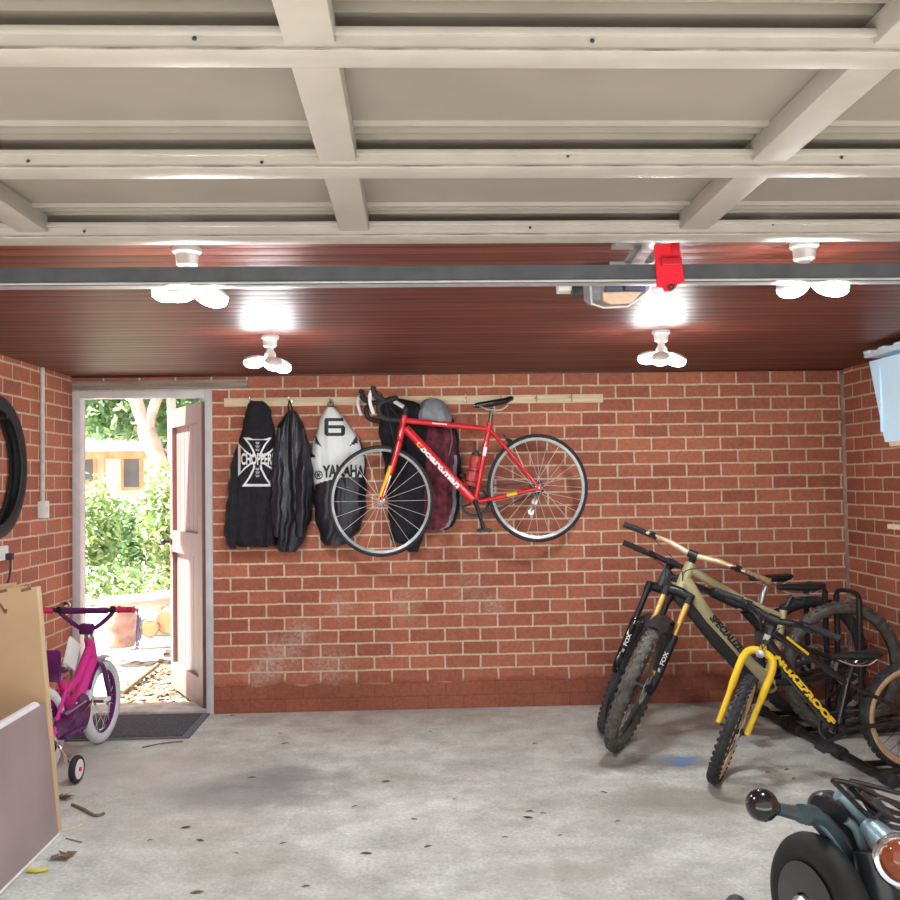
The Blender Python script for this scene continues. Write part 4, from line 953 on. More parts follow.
m.tube([lerp(hB, bb, .10)+off, lerp(hB, bb, .5)+off*1.15, lerp(hB, bb, .92)+off], [.030, .040, .036], 14, flat=1.0); m.build('battery_cover', 'black_plastic', fr)
cc = lerp(hB, bb, .50)
MB().text('SPECIALIZED', cc+upv*.012, dtd, upv, .040, .30, wrap=.0445, bold=.05, shear=.2).build('lettering', 'black_ink', fr)
m = MB(); m.tube([P(712, 592), P(738, 605)], [.028, .024], 14); m.tube([P(738, 605), P(752, 613)], .012, 10); m.lathe([(.01, -.025), (.016, -.02), (.016, .02), (.01, .025)], P(752, 613), (0, 1, 0), 14); m.build('rear_shock', 'black_satin', ob)
lk = P(760, 628); m = MB()
for s_ in (-1, 1):
    m.tube([lk+V((0, s_*.035, 0)), P(782, 640)+V((0, s_*.04, 0)), rh+V((.05, s_*.066, .05))], [.018, .016, .012], 10); m.tube([rh+V((.05, s_*.066, .05)), rh+V((0, s_*.066, 0))], .014, 8); m.tube([bb+V((-.03, s_*.04, .01)), lerp(bb, rh, .5)+V((0, s_*.055, -.01)), rh+V((0, s_*.066, 0))], [.020, .016, .014], 10); m.tube([P(745, 612)+V((0, s_*.03, 0)), lk+V((0, s_*.03, 0))], .013, 8)
m.build('swing_arm', 'black_satin', ob)
m = MB(); m.tube([sc_+V((0, 0, .04)), P(792, 596)], .0155, 12); m.lathe([(.020, 0), (.022, .004), (.022, .02)], sc_+V((0, 0, .045)), (0, 0, 1), 14); m.build('seatpost', 'black_satin', ob)
saddle(ob, P(800, 586.5), 0.03, .28, .14)
crank(ob, bb, 1.25); rear_mech(ob, rh, m_='black_satin'); chain(ob, bb, rh, .088, .045)
m = MB(); q = M4 @ (fh+V((-.075, .06, .06))); m.box(q, (.05, .03, .055), bev=.006); m.build('brake_caliper', 'gold', ob)
# front mudguard strip over the tyre
m = MB(); 
pts = []
for i in range(9):
    a = math.radians(-14+i*10); pts.append(fh+V((math.sin(-a)*(R2+.022), 0, math.cos(a)*(R2+.022))))
for a_, b_ in zip(pts, pts[1:]):
    m.quad(a_+V((0, -.045, -.01)), b_+V((0, -.045, -.01)), b_+V((0, 0, .008)), a_+V((0, 0, .008))); m.quad(a_+V((0, 0, .008)), b_+V((0, 0, .008)), b_+V((0, .045, -.01)), a_+V((0, .045, -.01)))
m.xf(M4).build('mudguard', 'black_plastic', ob)

# ---------------- dark mountain bike against the back wall
A1, B1 = V((1.00, 5.46, 0)), V((2.38, 5.64, 0))
P = Plane(A1, B1)
db = P.root('mountain_bicycle', 'black mountain bicycle nearest the back wall, behind the olive bicycle')
t = math.radians(25)
T1 = P(670, 565); C1 = T1 + V((math.sin(t), 0, -math.cos(t)))*.165
M4 = steer(C1, T1, math.radians(75))
R1, tr1 = .362, .032
L1 = drop_to_floor(C1, t, R1-tr1, tr1+.005, M4)
fk, fh = suspension_fork(db, T1, C1, t, L1, M4, 'black_satin', 'black_gloss', text='FOX')
rh = V((-(A1-B1).length/2+.02, 0, R1+.004))
wheel(db, 'rear_wheel', rh, R1, tr1, 'knob', hw=.065); wheel(db, 'front_wheel', fh, R1, tr1, 'knob', M4, hw=.052)
flat_bar(db, T1, t, M4, .60, 'black_satin', rise=.0)
axv = V((math.sin(t), 0, -math.cos(t))); hT, hB = T1+axv*.03, T1+axv*.135
bb = P(756, 673); sc_ = P(760, 612)
m = MB(); m.tube([hT, hB], [.028, .032], 16); m.tube([hB-axv*.03, lerp(hB, bb, .5), bb], [.032, .036, .036], 14); m.tube([hT+axv*.03, sc_], [.022, .017], 12); m.tube([bb, sc_+V((0, 0, .05))], .019, 12); m.lathe([(.034, -.05), (.034, .05)], bb, (0, 1, 0), 18)
for s_ in (-1, 1): m.tube([sc_+V((0, s_*.02, 0)), lerp(sc_, rh, .5)+V((0, s_*.045, .01)), rh+V((0, s_*.066, 0))], [.013, .012, .012], 10); m.tube([bb+V((-.03, s_*.03, 0)), lerp(bb, rh, .5)+V((0, s_*.05, 0)), rh+V((0, s_*.066, 0))], [.016, .014, .012], 10)
m.build('frame', 'dark_grey', db)
m = MB(); m.tube([sc_+V((0, 0, .03)), P(766, 586)], .0155, 12); m.build('seatpost', 'alu', db)
saddle(db, P(770, 577.5), 0.02, .27, .14)
crank(db, bb, .9); rear_mech(db, rh, m_='black_satin'); chain(db, bb, rh, .085, .045)

# ---------------- small black bike with yellow fork
R3, tr3 = .268, .026
cf, rr_ = atZ(719, 783), None
B3 = V((2.43, 4.60, 0)); A3 = V((1.50, 4.53, 0))
P = Plane(A3, B3)
yb = P.root('small_mountain_bicycle', 'small black bicycle with a bright yellow fork and tan sidewall tyres')
t = math.radians(23)
T3 = P(773, 622); C3 = T3 + V((math.sin(t), 0, -math.cos(t)))*.155
M4 = steer(C3, T3, math.radians(60))
L3 = drop_to_floor(C3, t, R3-tr3, tr3+.004, M4)
ax3 = V((math.sin(t), 0, -math.cos(t))); fo3 = V((math.cos(t), 0, math.sin(t)))*.044
fh = C3+ax3*L3+fo3; rh = V((-(A3-B3).length/2, 0, R3+.004))
m = MB(); m.tube([T3, C3], .016, 12); arc = [fh+V((0, -.070, 0))-fo3*.9]
hx = .072
pts = [fh+V((0, -hx+.004, 0)), lerp(fh, C3, .5)+V((0, -hx, 0)), lerp(fh, C3, .84)+V((0, -hx, 0)), lerp(fh, C3, .97)+V((0, -hx*.72, 0)), C3+V((0, 0, .004)), lerp(fh, C3, .97)+V((0, hx*.72, 0)), lerp(fh, C3, .84)+V((0, hx, 0)), lerp(fh, C3, .5)+V((0, hx, 0)), fh+V((0, hx-.004, 0))]
m.smooth_tube(pts, [.014]*5+[.0185]*31+[.014]*5, 14, sub=5); m.xf(M4).build('fork', 'yellow', yb)
for nm, hb_, m4 in (('rear_wheel', rh, Matrix.Identity(4)), ('front_wheel', fh, M4)):
    wheel(yb, nm, hb_, R3, tr3, 'knob', m4, tyre='tyre_dark', wall='tan_wall', hw=.05, rim='black_satin')
flat_bar(yb, T3, t, M4, .60, 'black_satin', rise=.03, reach=.035)
hT, hB = T3+ax3*.02, T3+ax3*.115; bb = P(837, 729); sc_ = P(848, 684)
m = MB(); m.tube([hT, hB], .024, 14); m.tube([hB-ax3*.02, lerp(hB, bb, .5), bb], [.026, .028, .026], 14); m.tube([hT+ax3*.025, lerp(hT, sc_, .6)+V((0, 0, -.005)), sc_], [.019, .017, .015], 12); m.tube([bb, sc_+V((0, 0, .03))], .016, 12); m.lathe([(.028, -.04), (.028, .04)], bb, (0, 1, 0), 18)
for s_ in (-1, 1): m.tube([sc_+V((0, s_*.015, 0)), lerp(sc_, rh, .5)+V((0, s_*.04, 0)), rh+V((0, s_*.06, 0))], .0095, 10); m.tube([bb+V((-.02, s_*.025, 0)), lerp(bb, rh, .5)+V((0, s_*.045, 0)), rh+V((0, s_*.06, 0))], .011, 10)
fr = m.build('frame', 'black_gloss', yb)
c0, c1 = P(787, 657), P(832, 717); dtd = (bb-hB).normalized(); upv = V((-dtd.z, 0, dtd.x)); upv = upv if upv.z > 0 else -upv
cc = lerp(hB, bb, .52)
MB().text('NUKEPROOF', cc, dtd, upv, .034, (hB-bb).length*.80, wrap=.0285, bold=.075).build('lettering', 'yellow_ink', fr)
ttd = (sc_-hT).normalized(); m = MB(); q0, q1 = lerp(hT, sc_, .18), lerp(hT, sc_, .46); m.tube([q0+V((0, .012, -.002)), q1+V((0, .012, -.006))], .0075, 8); m.build('yellow_band', 'yellow', fr)
m = MB(); sp_ = P(854, 662); m.tube([sc_+V((0, 0, .02)), sp_], .0135, 12); m.build('seatpost', 'black_satin', yb)
saddle(yb, P(856, 655), 0.0, .25, .13)
crank(yb, bb, 1.2, arm=.14, ringr=.065, sc=.9); rear_mech(yb, rh); chain(yb, bb, rh, .068, .04)
m = MB(); q = C3+fo3*.8; m.lathe([(.012, 0), (.02, .008), (.02, .03), (.01, .036)], q, (1, 0, 0), 14); m.box(lerp(T3, C3, .5)+V((.025, 0, 0)), (.004, .03, .045), bev=.002); m.xf(M4).build('head_badge', 'alu', yb)

# ---------------- floor rack holding the rear wheels
rk = thing('bike_rack', 'black tubular floor rack holding the rear wheels of the three bicycles', 'bike rack', (2.3, 5.0, 0))
fx = lambda y: 2.10 + (5.7-y)*.075
m = MB(); m.tube([(fx(5.8), 5.8, .03), (fx(4.36), 4.36, .03)], .022, 10); rl = m.build('front_rail', 'black_satin', rk, w=rk)
for y in (5.75, 5.4, 5.3, 4.98, 4.85, 4.40):
    m = MB(); d = V((fx(4)-fx(5), -1, 0)).normalized(); c_ = V((fx(y), y, .032)); m.tube([c_-d*.05, c_-d*.04, c_+d*.04, c_+d*.05], [.02, .034, .034, .02], 12); m.build('rubber_joint', 'black_rubber', rl, w=rk)
m = MB(); m.tube([(2.72, 5.8, .03), (2.74, 4.3, .03)], .022, 10); m.build('rear_rail', 'black_satin', rk, w=rk)
for (pA, pB, r_) in ((A1, B1, R1), (A2, B2, R2), (A3, B3, R3)):
    d = (pA-pB).normalized(); n_ = V((-d.y, d.x, 0)); 
    for s_ in (-1, 1):
        y_ = pB.y+s_*.075*n_.y; a_ = V((fx(y_+d.y*-.3), y_, .03)); m = MB()
        e0 = pB+n_*s_*.065+d*.34; e1 = pB+n_*s_*.065-d*.30
        e0.z = e1.z = .03; e0 += d*((fx(e0.y)-e0.x)/d.x if abs(d.x) > .1 else 0); m.tube([e0, e1], .015, 8); m.build('base_bar', 'black_satin', rk, w=rk)
        hgt = .77 if r_ > .3 else .42
        m = MB(); u0 = pB+n_*s_*.105-d*.02; m.tube([V((u0.x, u0.y, .03)), V((u0.x, u0.y, hgt))], .017, 10); m.build('upright', 'black_satin', rk, w=rk)
    m = MB(); u0 = pB-d*.02; hgt = .77 if r_ > .3 else .42
    q = [V((u0.x, u0.y, hgt))+n_*.105, V((u0.x, u0.y, hgt+.03))+n_*.07, V((u0.x, u0.y, hgt+.03))-n_*.07, V((u0.x, u0.y, hgt))-n_*.105]; m.smooth_tube(q, .013, 8); m.build('hoop', 'black_satin', rk, w=rk)

# ---------------- child's bicycle by the door
cf = atZ(104, 742); hd_ = math.radians(90-5)
RF = .232
kb = thing('kids_bicycle', "pink and purple child's bicycle with training wheels standing by the open door", 'bicycle', (cf.x-.045, cf.y-.36, 0), hd_)
fh, rh = V((.36, 0, RF)), V((-.36, 0, RF))
t = math.radians(20); T = V((.18, 0, .665)); ax_ = V((math.sin(t), 0, -math.cos(t))); M4 = Matrix.Translation(fh) @ Matrix.Rotation(math.radians(2), 4, 'Z') @ Matrix.Translation(-fh)
for nm, c_ in (('front_wheel', fh), ('rear_wheel', rh)):
    wheel(kb, nm, c_, RF, .031, 'slick', nsp=20, rotor=False, rim='purple', tyre='white_rubber', sp='white_ink', rimw=.018, rimd=.024, hubm='alu', hw=.045)
cw = T+ax_*.215
m = MB(); m.tube([T+ax_*.06, cw], .016, 12)
for s_ in (-1, 1): m.smooth_tube([cw+V((0, s_*.01, 0)), cw+V((.01, s_*.045, -.01)), lerp(cw, fh, .4)+V((.005, s_*.052, 0)), fh+V((0, s_*.052, 0))], .013, 10)
m.build('fork', 'purple', kb)
m = MB(); m.ring(fh, (0, 1, 0), RF+.016, [(.0, -.035), (.012, 0), (.0, .035), (-.003, .035), (.008, 0), (-.003, -.035)], 40)
bmesh.ops.delete(m.bm, geom=[v for v in m.bm.verts if v.co.z < fh.z+.08 or v.co.x > fh.x+.14], context='VERTS'); m.build('mudguard', 'purple', kb)
hT, hB = T+ax_*.06, T+ax_*.185; bb = V((-.04, 0, .255)); 
m = MB(); m.tube([hT-ax_*.005, hB], .028, 14); m.tube([hB, lerp(hB, bb, .5)+V((-.01, 0, -.02)), bb], [.030, .032, .030], 14); m.tube([hT+ax_*.04, V((.05, 0, .42)), V((-.13, 0, .37))], [.022, .022, .020], 12); m.tube([bb, V((-.14, 0, .46))], .022, 12); m.lathe([(.03, -.04), (.03, .04)], bb, (0, 1, 0), 16)
for s_ in (-1, 1): m.tube([bb+V((-.02, s_*.03, 0)), rh+V((0, s_*.06, 0))], .012, 8); m.tube([V((-.13, s_*.02, .40)), rh+V((0, s_*.06, 0))], .011, 8)
fr = m.build('frame', 'pink', kb)
m = MB(); m.tube([T+ax_*.06, T-ax_*.0], .014, 12); m.lathe([(.02, 0), (.024, .01), (.024, .03), (.018, .04)], T+ax_*.065, -ax_, 14); m.build('stem', 'chrome', kb)
# handlebar: a wide bar over a V shaped pad
gz = .775; bw_ = .27; hx_ = .16
m = MB(); m.smooth_tube([T, T+V((0, .05, .012)), V((hx_+.01, .13, gz-.035)), V((hx_, .155, gz-.004)), V((hx_-.005, .185, gz)), V((hx_-.02, bw_, gz))], .012, 10); m.smooth_tube([T, T+V((0, -.05, .012)), V((hx_+.01, -.13, gz-.035)), V((hx_, -.155, gz-.004)), V((hx_-.005, -.185, gz)), V((hx_-.02, -bw_, gz))], .012, 10); m.tube([V((hx_, .17, gz-.004)), V((hx_, -.17, gz-.004))], .0115, 10); hb = m.build('handlebar', 'purple', kb)
m = MB(); m.tube([V((hx_, -.12, gz-.006)), V((hx_, .12, gz-.006))], .017, 10); m.build('bar_pad', 'purple', hb)
m = MB(); m.box(T+V((-.012, 0, .004)), (.045, .075, .062), bev=.014); m.build('stem_pad', 'purple', hb)
for s_ in (1, -1):
    a_, b_ = V((hx_-.004, s_*.155, gz)), V((hx_-.02, s_*bw_, gz)); m = MB(); m.tube([a_+V((0, s_*.03, 0)), lerp(a_, b_, .35), b_, b_+V((0, s_*.004, 0))], [.021, .0165, .0165, .021], 12); gp = m.build('grip', 'grip_pink', hb)
    m = MB()
    for k in range(9):
        q = b_+V((random.uniform(-.008, .008), s_*.006, random.uniform(-.006, .006))); m.smooth_tube([q, q+V((random.uniform(-.01, .01), s_*.022, -.01)), q+V((random.uniform(-.02, .02), s_*(.024+random.uniform(-.012, .012)), -.12)), q+V((random.uniform(-.02, .02), s_*(.02+random.uniform(-.015, .012)), -.21))], .0035, 5, flat=.4)
    m.build('streamers', 'silver_foil', gp)
    m = MB(); q = V((hx_, s_*.15, gz)); m.lathe([(.018, -.012), (.02, 0), (.018, .012)], q, (0, 1, 0), 12); m.smooth_tube([q, q+V((.05, s_*.02, -.01)), q+V((.055, s_*.10, -.012))], .005, 6); m.build('brake_lever', 'black_satin', hb)
m = MB(); m.lathe([(.008, 0), (.03, .006), (.032, .018), (.018, .032)], V((hx_, .12, gz+.012)), (0, 0, 1), 16); m.build('bell', 'chrome', hb)
# seat with a white backrest
m = MB(); m.tube([V((-.14, 0, .44)), V((-.155, 0, .50))], .013, 10); m.build('seatpost', 'chrome', kb)
saddle(kb, V((-.15, 0, .525)), 0.02, .24, .16, 'purple')
m = MB(); m.box(V((-.27, 0, .55)), (.03, .12, .16), bev=.013); m.tube([V((-.18, 0, .46)), V((-.26, 0, .49))], .012, 8); ds = m.build('doll_seat', 'purple', kb)
m = MB(); m.box(V((-.20, -.085, .60)), (.13, .014, .14), Matrix.Rotation(.5, 3, 'Y'), bev=.006); m.build('side_wing', 'white_plastic', ds)
m = MB(); m.lathe([(.02, -.008), (.095, -.007), (.10, 0), (.095, .007), (.02, .008)], bb+V((.01, -.06, .005)), (0, 1, 0), 28); m.tube([bb+V((.02, -.06, .06)), V((-.26, -.06, .30))], .028, 10, flat=.4); m.tube([bb+V((.0, -.06, -.07)), V((-.26, -.06, .19))], .028, 10, flat=.4); m.box(V((-.20, -.06, .245)), (.26, .014, .09), bev=.006); m.build('chain_guard', 'purple', kb)
for s_ in (1, -1):
    d = V((math.cos(.5), 0, -math.sin(.5)))*s_*-.11*-1
    m = MB(); e = bb+V((d.x*-s_*-1, s_*.085, d.z)); m.tube([bb+V((0, s_*.06, 0)), e], .009, 8); ca = m.build('crank_arm', 'chrome', kb)
    m = MB(); m.box(e+V((0, s_*.045, 0)), (.075, .075, .022), bev=.006); pd = m.build('pedal', 'white_plastic', ca)
    m = MB(); m.box(e+V((-.036, s_*.045, 0)), (.008, .055, .014), bev=.002); m.build('reflector', 'amber', pd)
for s_ in (1, -1):
    wr = .068; c_ = V((-.37, s_*.185, wr)); m = MB(); m.smooth_tube([rh+V((0, s_*.06, 0)), rh+V((-.015, s_*.10, -.05)), c_+V((0, -s_*.04, .03)), c_+V((0, -s_*.01, 0))], .009, 8); ts = m.build('training_arm', 'chrome', kb)
    m = MB(); m.torus(c_, (0, 1, 0), wr-.014, .014, 32, 10, flat=1.2); tw = m.build('training_tyre', 'black_rubber', ts)
    m = MB(); m.lathe([(.01, -.016), (.055, -.014), (.055, .014), (.01, .016)], c_, (0, 1, 0), 28); m.build('training_disc', 'white_plastic', ts)
    m = MB(); m.lathe([(.011, -.022), (.011, .022)], c_, (0, 1, 0), 12); m.build('hub_cap', 'red_plastic', ts)

# ================================================================== left foreground: carton and panel
p0 = atZ(59, 836); p1 = atZ(4, 898)
xb_, yfar = p0.x, p0.y
ptop = atY(44, 698.5, yfar); lean = (ptop.x-xb_)/ptop.z
pn = thing('flat_panel', 'pinkish grey flat panel with white edging leaning in front of the cardboard carton', 'panel', (xb_-.1, 3.2, 0))
def leanbox(m, x_out, x_in, y0, y1, z0, z1, ln, cut=None):
    v = []
    for z in (z0, z1):
        for x, y in ((x_out, y0), (x_out, y1), (x_in, y1), (x_in, y0)): v.append(m.bm.verts.new((x+ln*z, y, z)))
    for f in ((3, 2, 1, 0), (4, 5, 6, 7), (0, 1, 5, 4), (1, 2, 6, 5), (2, 3, 7, 6), (3, 0, 4, 7)): m.bm.faces.new([v[i] for i in f]).material_index = m.mi
m = MB(); leanbox(m, xb_, xb_-.035, 2.35, yfar, 0.002, ptop.z-.02, lean); m.build('face', 'panel', pn, w=pn, smooth=False)
m = MB(); zt_ = ptop.z; m.tube([V((xb_-.02+lean*zt_, 2.35, zt_-.02)), V((xb_-.02+lean*zt_, yfar-.05, zt_-.02)), V((xb_-.02+lean*(zt_-.05), yfar-.002, zt_-.055))], .019, 10); m.tube([V((xb_+.0, 2.35, .008)), V((xb_+.0, yfar, .008))], .006, 6); m.build('edging', 'panel_edge', pn, w=pn)
YC = yfar+.025
cbr, cbt = atZ(58, 831), atY(37, 587, YC)
cbr = atY(58, 828, YC); cbr.z = .004
ct = thing('cardboard_carton', 'tall flat brown cardboard carton standing against the left wall', 'carton', (cbr.x-.25, YC+.1, 0))
cup = (cbt-cbr); ch_ = cup.length; cup.normalize(); crt = V((cup.z, 0, -cup.x)); CW = .40; CD = .045
RC = Matrix((crt, V((0, 1, 0)), cup)).transposed()
cl = lambda u, y, z: cbr + crt*(-u) + V((0, y, 0)) + cup*z
m = MB(); m.box(cl(CW/2, CD/2, ch_/2), (CW, CD, ch_), RC, bev=.004); m.build('carton_body', 'card', ct, w=ct, smooth=False)
m = MB(); m.box(cl(CW/2+.02, .012, ch_+.004), (CW-.06, .018, .008), RC); m.box(cl(CW/2+.05, .036, ch_+.012), (CW-.10, .014, .026), RC); m.build('top_flap', 'card', ct, w=ct, smooth=False)
for a_, b_, py in ((0, 7, 591), (21, 31, 589.5)):
    q0, q1 = atY((a_+b_)/2, py, YC-.002), atY(b_, py, YC-.002); m = MB(); m.box(q0, (2*(q1.x-q0.x), .004, .012), Matrix.Rotation(-.22, 3, 'Y')); m.build('flap_slot', 'card_dark', ct, w=ct, smooth=False)
q0 = atY(2.5, 608, YC-.001); m = MB(); m.smooth_tube([q0+V((-.02, 0, .03)), q0+V((0, 0, .0)), q0+V((.012, 0, -.02)), q0+V((.016, 0, -.005))], .005, 6); m.build('hand_hole', 'card_dark', ct, w=ct)

# doormat
P4 = [atZ(56, 742), atZ(186, 742), atZ(214, 711.5), atZ(80, 711.5)]
x0_, x1_ = P4[0].x+.02, P4[1].x; y0_, y1_ = P4[0].y, D-.005
dm = thing('doormat', 'dark grey ribbed doormat on the concrete inside the open door', 'doormat', ((x0_+x1_)/2, (y0_+y1_)/2, 0))
m = MB(); m.box(((x0_+x1_)/2, (y0_+y1_)/2, .005), (x1_-x0_, y1_-y0_, .010), bev=.003); m.build('border', 'mat_edge', dm, w=dm)
m = MB(); m.box(((x0_+x1_)/2, (y0_+y1_)/2, .010), (x1_-x0_-.09, y1_-y0_-.05, .012), bev=.004); m.build('pile', 'mat_grey', dm, w=dm)

# ================================================================== mini motorbike cut by the frame corner
def pd(px, py, d):
    r = ray(px, py); return EYE + r*d
mo = thing('mini_motorbike', 'dark teal mini motorbike with a ball-ended stalk, cut off at the bottom right corner', 'motorbike', pd(850, 990, 2.7))
mo.location.z = 0
wc = pd(820, 909, 2.72); WR = wc.z-.002
wa = V((-.50, -.87, 0)).normalized()      # axle direction, towards the viewer's left
wa = V((-.97, -.24, .0)).normalized()
m = MB(); tr = .05
m.torus(wc, wa, WR-tr, tr, 56, 16, flat=.85); wl = m.build('rear_tyre', mat('matt black slick rubber', (.009, .010, .010), .65, 0, .15, 20), mo, w=mo)
m = MB(); m.lathe([(.02, -.05), (WR-tr*1.5, -.045), (WR-tr*1.45, 0), (WR-tr*1.5, .045), (.05, .05), (.045, .02)], wc, wa, 36); m.build('wheel_disc', 'black_gloss', wl, w=mo)
m = MB(); m.lathe([(.044, .04), (.044, .062), (.034, .072), (.014, .074), (.010, .084)], wc, wa, 24)
for k in range(8):
    a = k*PI/4; u = wa.cross(V((0, 0, 1))).normalized(); q = wc+wa*.075+(u*math.cos(a)+V((0, 0, 1))*math.sin(a))*.022; m.lathe([(.004, 0), (.005, .004), (.003, .007)], q, wa, 8)
m.build('wheel_hub', 'alu', wl, w=mo)
# fender arch hugging the tyre on the far side of its tread
m = MB()
arch = [pd(802, 814, 2.66), pd(815, 816, 2.70), pd(828, 829, 2.74), pd(840, 848, 2.78), pd(849, 872, 2.80), pd(856, 903, 2.80), pd(860, 940, 2.78)]
m.smooth_tube(arch, .034, 14, sub=5, flat=.8); m.build('fender', 'teal', mo, w=mo)
m = MB(); m.smooth_tube([p+V((-.014, -.030, .004)) for p in arch[1:]], .009, 8, sub=5); m.build('fender_edge', 'teal_light', mo, w=mo)
m = MB(); m.smooth_tube([p+V((.060, .03, .014)) for p in arch], .026, 10, sub=5); m.build('inner_fender', 'black_satin', mo, w=mo)
# stalk and ball
b0 = pd(762, 805, 2.62); b1 = pd(812, 817, 2.70)
m = MB(); m.tube([b0, lerp(b0, b1, .5), b1], [.015, .019, .023], 14); m.lathe([(.016, 0), (.026, .004), (.026, .016), (.02, .02)], lerp(b0, b1, .88), (b1-b0), 14); sk = m.build('stalk', 'teal', mo, w=mo)
m = MB(); m.sphere(b0, .045, (1, 1, .98), 28); m.lathe([(.018, .034), (.024, .042), (.022, .05)], b0, (b1-b0), 18); m.build('ball_end', 'black_gloss', sk, w=mo)
# domed body, side panels, rack
m = MB(); m.sphere(pd(826, 806, 2.86), .052, (1, 1.1, .85), 24); m.smooth_tube([pd(826, 806, 2.86), pd(850, 822, 2.90), pd(880, 852, 2.95), pd(905, 900, 3.0)], [.050, .052, .054, .055, .056, .058, .06, .062, .064, .066, .068, .07, .072, .074, .075, .075], 18); m.build('body_cowl', mat('dark blue grey cowl', (.05, .058, .07), .35, .2, .15, 12), mo, w=mo)
m = MB(); m.smooth_tube([pd(838, 794, 2.76), pd(848, 802, 2.76), pd(861, 815, 2.76), pd(868, 826, 2.76)], .020, 12); m.smooth_tube([pd(846, 820, 2.74), pd(856, 830, 2.74), pd(866, 860, 2.74)], .012, 10); m.build('frame_tube', 'teal_light', mo, w=mo)
m = MB(); m.smooth_tube([pd(833, 794, 2.80), pd(836, 803, 2.79), pd(834, 816, 2.78)], .016, 12); m.build('clamp', 'teal', mo, w=mo)
m = MB(); m.smooth_tube([pd(851, 790, 2.85), pd(866, 794, 2.85), pd(876, 808, 2.82), pd(888, 822, 2.8)], .026, 12); m.build('saddle_edge', 'teal', mo, w=mo)
for k, pts in enumerate(([(832, 780), (848, 796), (868, 815), (890, 826), (915, 832)], [(832, 780), (852, 784), (880, 797), (905, 806)], [(845, 783), (862, 798), (885, 816), (910, 824)], [(850, 781), (872, 786), (905, 795)], [(858, 786), (880, 806), (912, 818)])):
    m = MB(); m.smooth_tube([pd(a, b, 2.74+.02*k) for a, b in pts], .0075, 8); m.build('rack_bar', 'black_gloss', mo, w=mo)
for pts in ([(866, 812), (874, 818), (882, 813), (893, 820), (908, 818)], [(862, 792), (872, 800), (884, 799), (905, 812)]):
    m = MB(); m.smooth_tube([pd(a, b, 2.70) for a, b in pts], .005, 8); m.build('bungee_cord', mat('brown black cord', (.03, .02, .02), .5), mo, w=mo)
# tail lamp
lc = pd(902, 862, 2.55); la = V((-.55, -.83, .05)).normalized()
m = MB(); m.lathe([(.03, -.09), (.062, -.05), (.074, -.01), (.074, .0), (.068, .004), (.062, .0)], lc, la, 36); tl = m.build('tail_lamp', 'chrome', mo, w=mo)
m = MB(); m.lathe([(.058, 0), (.052, .014), (.036, .026), (.002, .032)], lc, la, 32); m.build('amber_lens', 'amber', tl, w=mo)
m = MB(); m.tube([pd(868, 824, 2.72), pd(880, 838, 2.68), pd(893, 850, 2.64)], [.030, .040, .046], 18); m.build('lamp_shell', 'teal_light', tl, w=mo)
m = MB(); m.smooth_tube([pd(872, 850, 2.72), pd(878, 880, 2.70), pd(888, 930, 2.68)], .055, 16); m.build('side_cover', mat('charcoal side cover', (.045, .05, .06), .3, .2), mo, w=mo)
fp = pd(736, 905, 2.62); m = MB(); m.tube([fp, pd(800, 925, 2.74)], .012, 8); pg = m.build('foot_peg', 'black_satin', mo, w=mo)
m = MB(); m.sphere(fp, .030, (1, 1, .9), 16); m.build('peg_cap', 'dark_grey', pg, w=mo)

# ================================================================== litter on the floor
def leaf(px, py, ln, rot, m_='leaf_floor'):
    p = atZ(px, py); m = MB(); n = 8; out = []
    for i in range(n):
        u = i/(n-1); w = math.sin(u*PI)**.7*ln*.16; out.append((u-.5, w, math.sin(u*PI)*.003+.003))
    prev = None
    for u, w, z in out:
        a = m.bm.verts.new((u*ln, w, z)); b = m.bm.verts.new((u*ln, -w, z*.8)); c = m.bm.verts.new((u*ln, 0, z-.0015))
        if prev: m.bm.faces.new((prev[0], a, c, prev[2])); m.bm.faces.new((prev[2], c, b, prev[1]))
        prev = (a, b, c)
    o = m.build('dry_leaf', m_); o.location = (p.x, p.y, .0); o.rotation_euler = (0, 0, rot)
    return tag(o, 'small curled dry leaf lying on the concrete floor', 'leaf', 'dry leaves scattered on the concrete floor')
for px, py in ((233, 716), (280, 734), (285, 744), (252, 778), (343, 733), (355, 807), (366, 854), (283, 844), (200, 841), (236, 854), (186, 828), (150, 841), (197, 893), (306, 887), (430, 732), (386, 782), (428, 847), (535, 744), (528, 818), (543, 814), (618, 822), (505, 838), (560, 836), (768, 773), (787, 770), (794, 779), (530, 812), (604, 793), (414, 820), (455, 800)):
    leaf(px, py, random.uniform(.02, .05), random.uniform(-.6, .6))
def stick(name, label, pts, r, m_, cat_):
    m = MB(); P_ = [atZ(a, b)+V((0, 0, r)) for a, b in pts]; m.smooth_tube(P_, r, 7); o = m.build(name, m_, center=True); return tag(o, label, cat_)
stick('twig', 'forked brown twig on the floor right of the training wheel and panel', [(72, 806), (84, 811), (95, 817), (104, 815)], .007, 'twig', 'twig')
stick('twig', 'thin pale twig on the floor touching the corner of the flat panel', [(61, 832), (75, 828), (86, 824)], .004, 'pine', 'twig')
stick('twig', 'short reddish twig on the floor right of the flat panel', [(66, 839), (74, 841), (82, 843)], .003, 'log_bark', 'twig')
stick('twig', 'crooked dark twig on the floor in front of the doormat', [(142, 748), (162, 744), (183, 742)], .0035, 'twig', 'twig')
stick('yellow_strip', 'yellow plastic strip lying on the floor beside the flat panel', [(27, 872), (38, 873), (48, 871)], .008, 'debris_yel', 'strip')
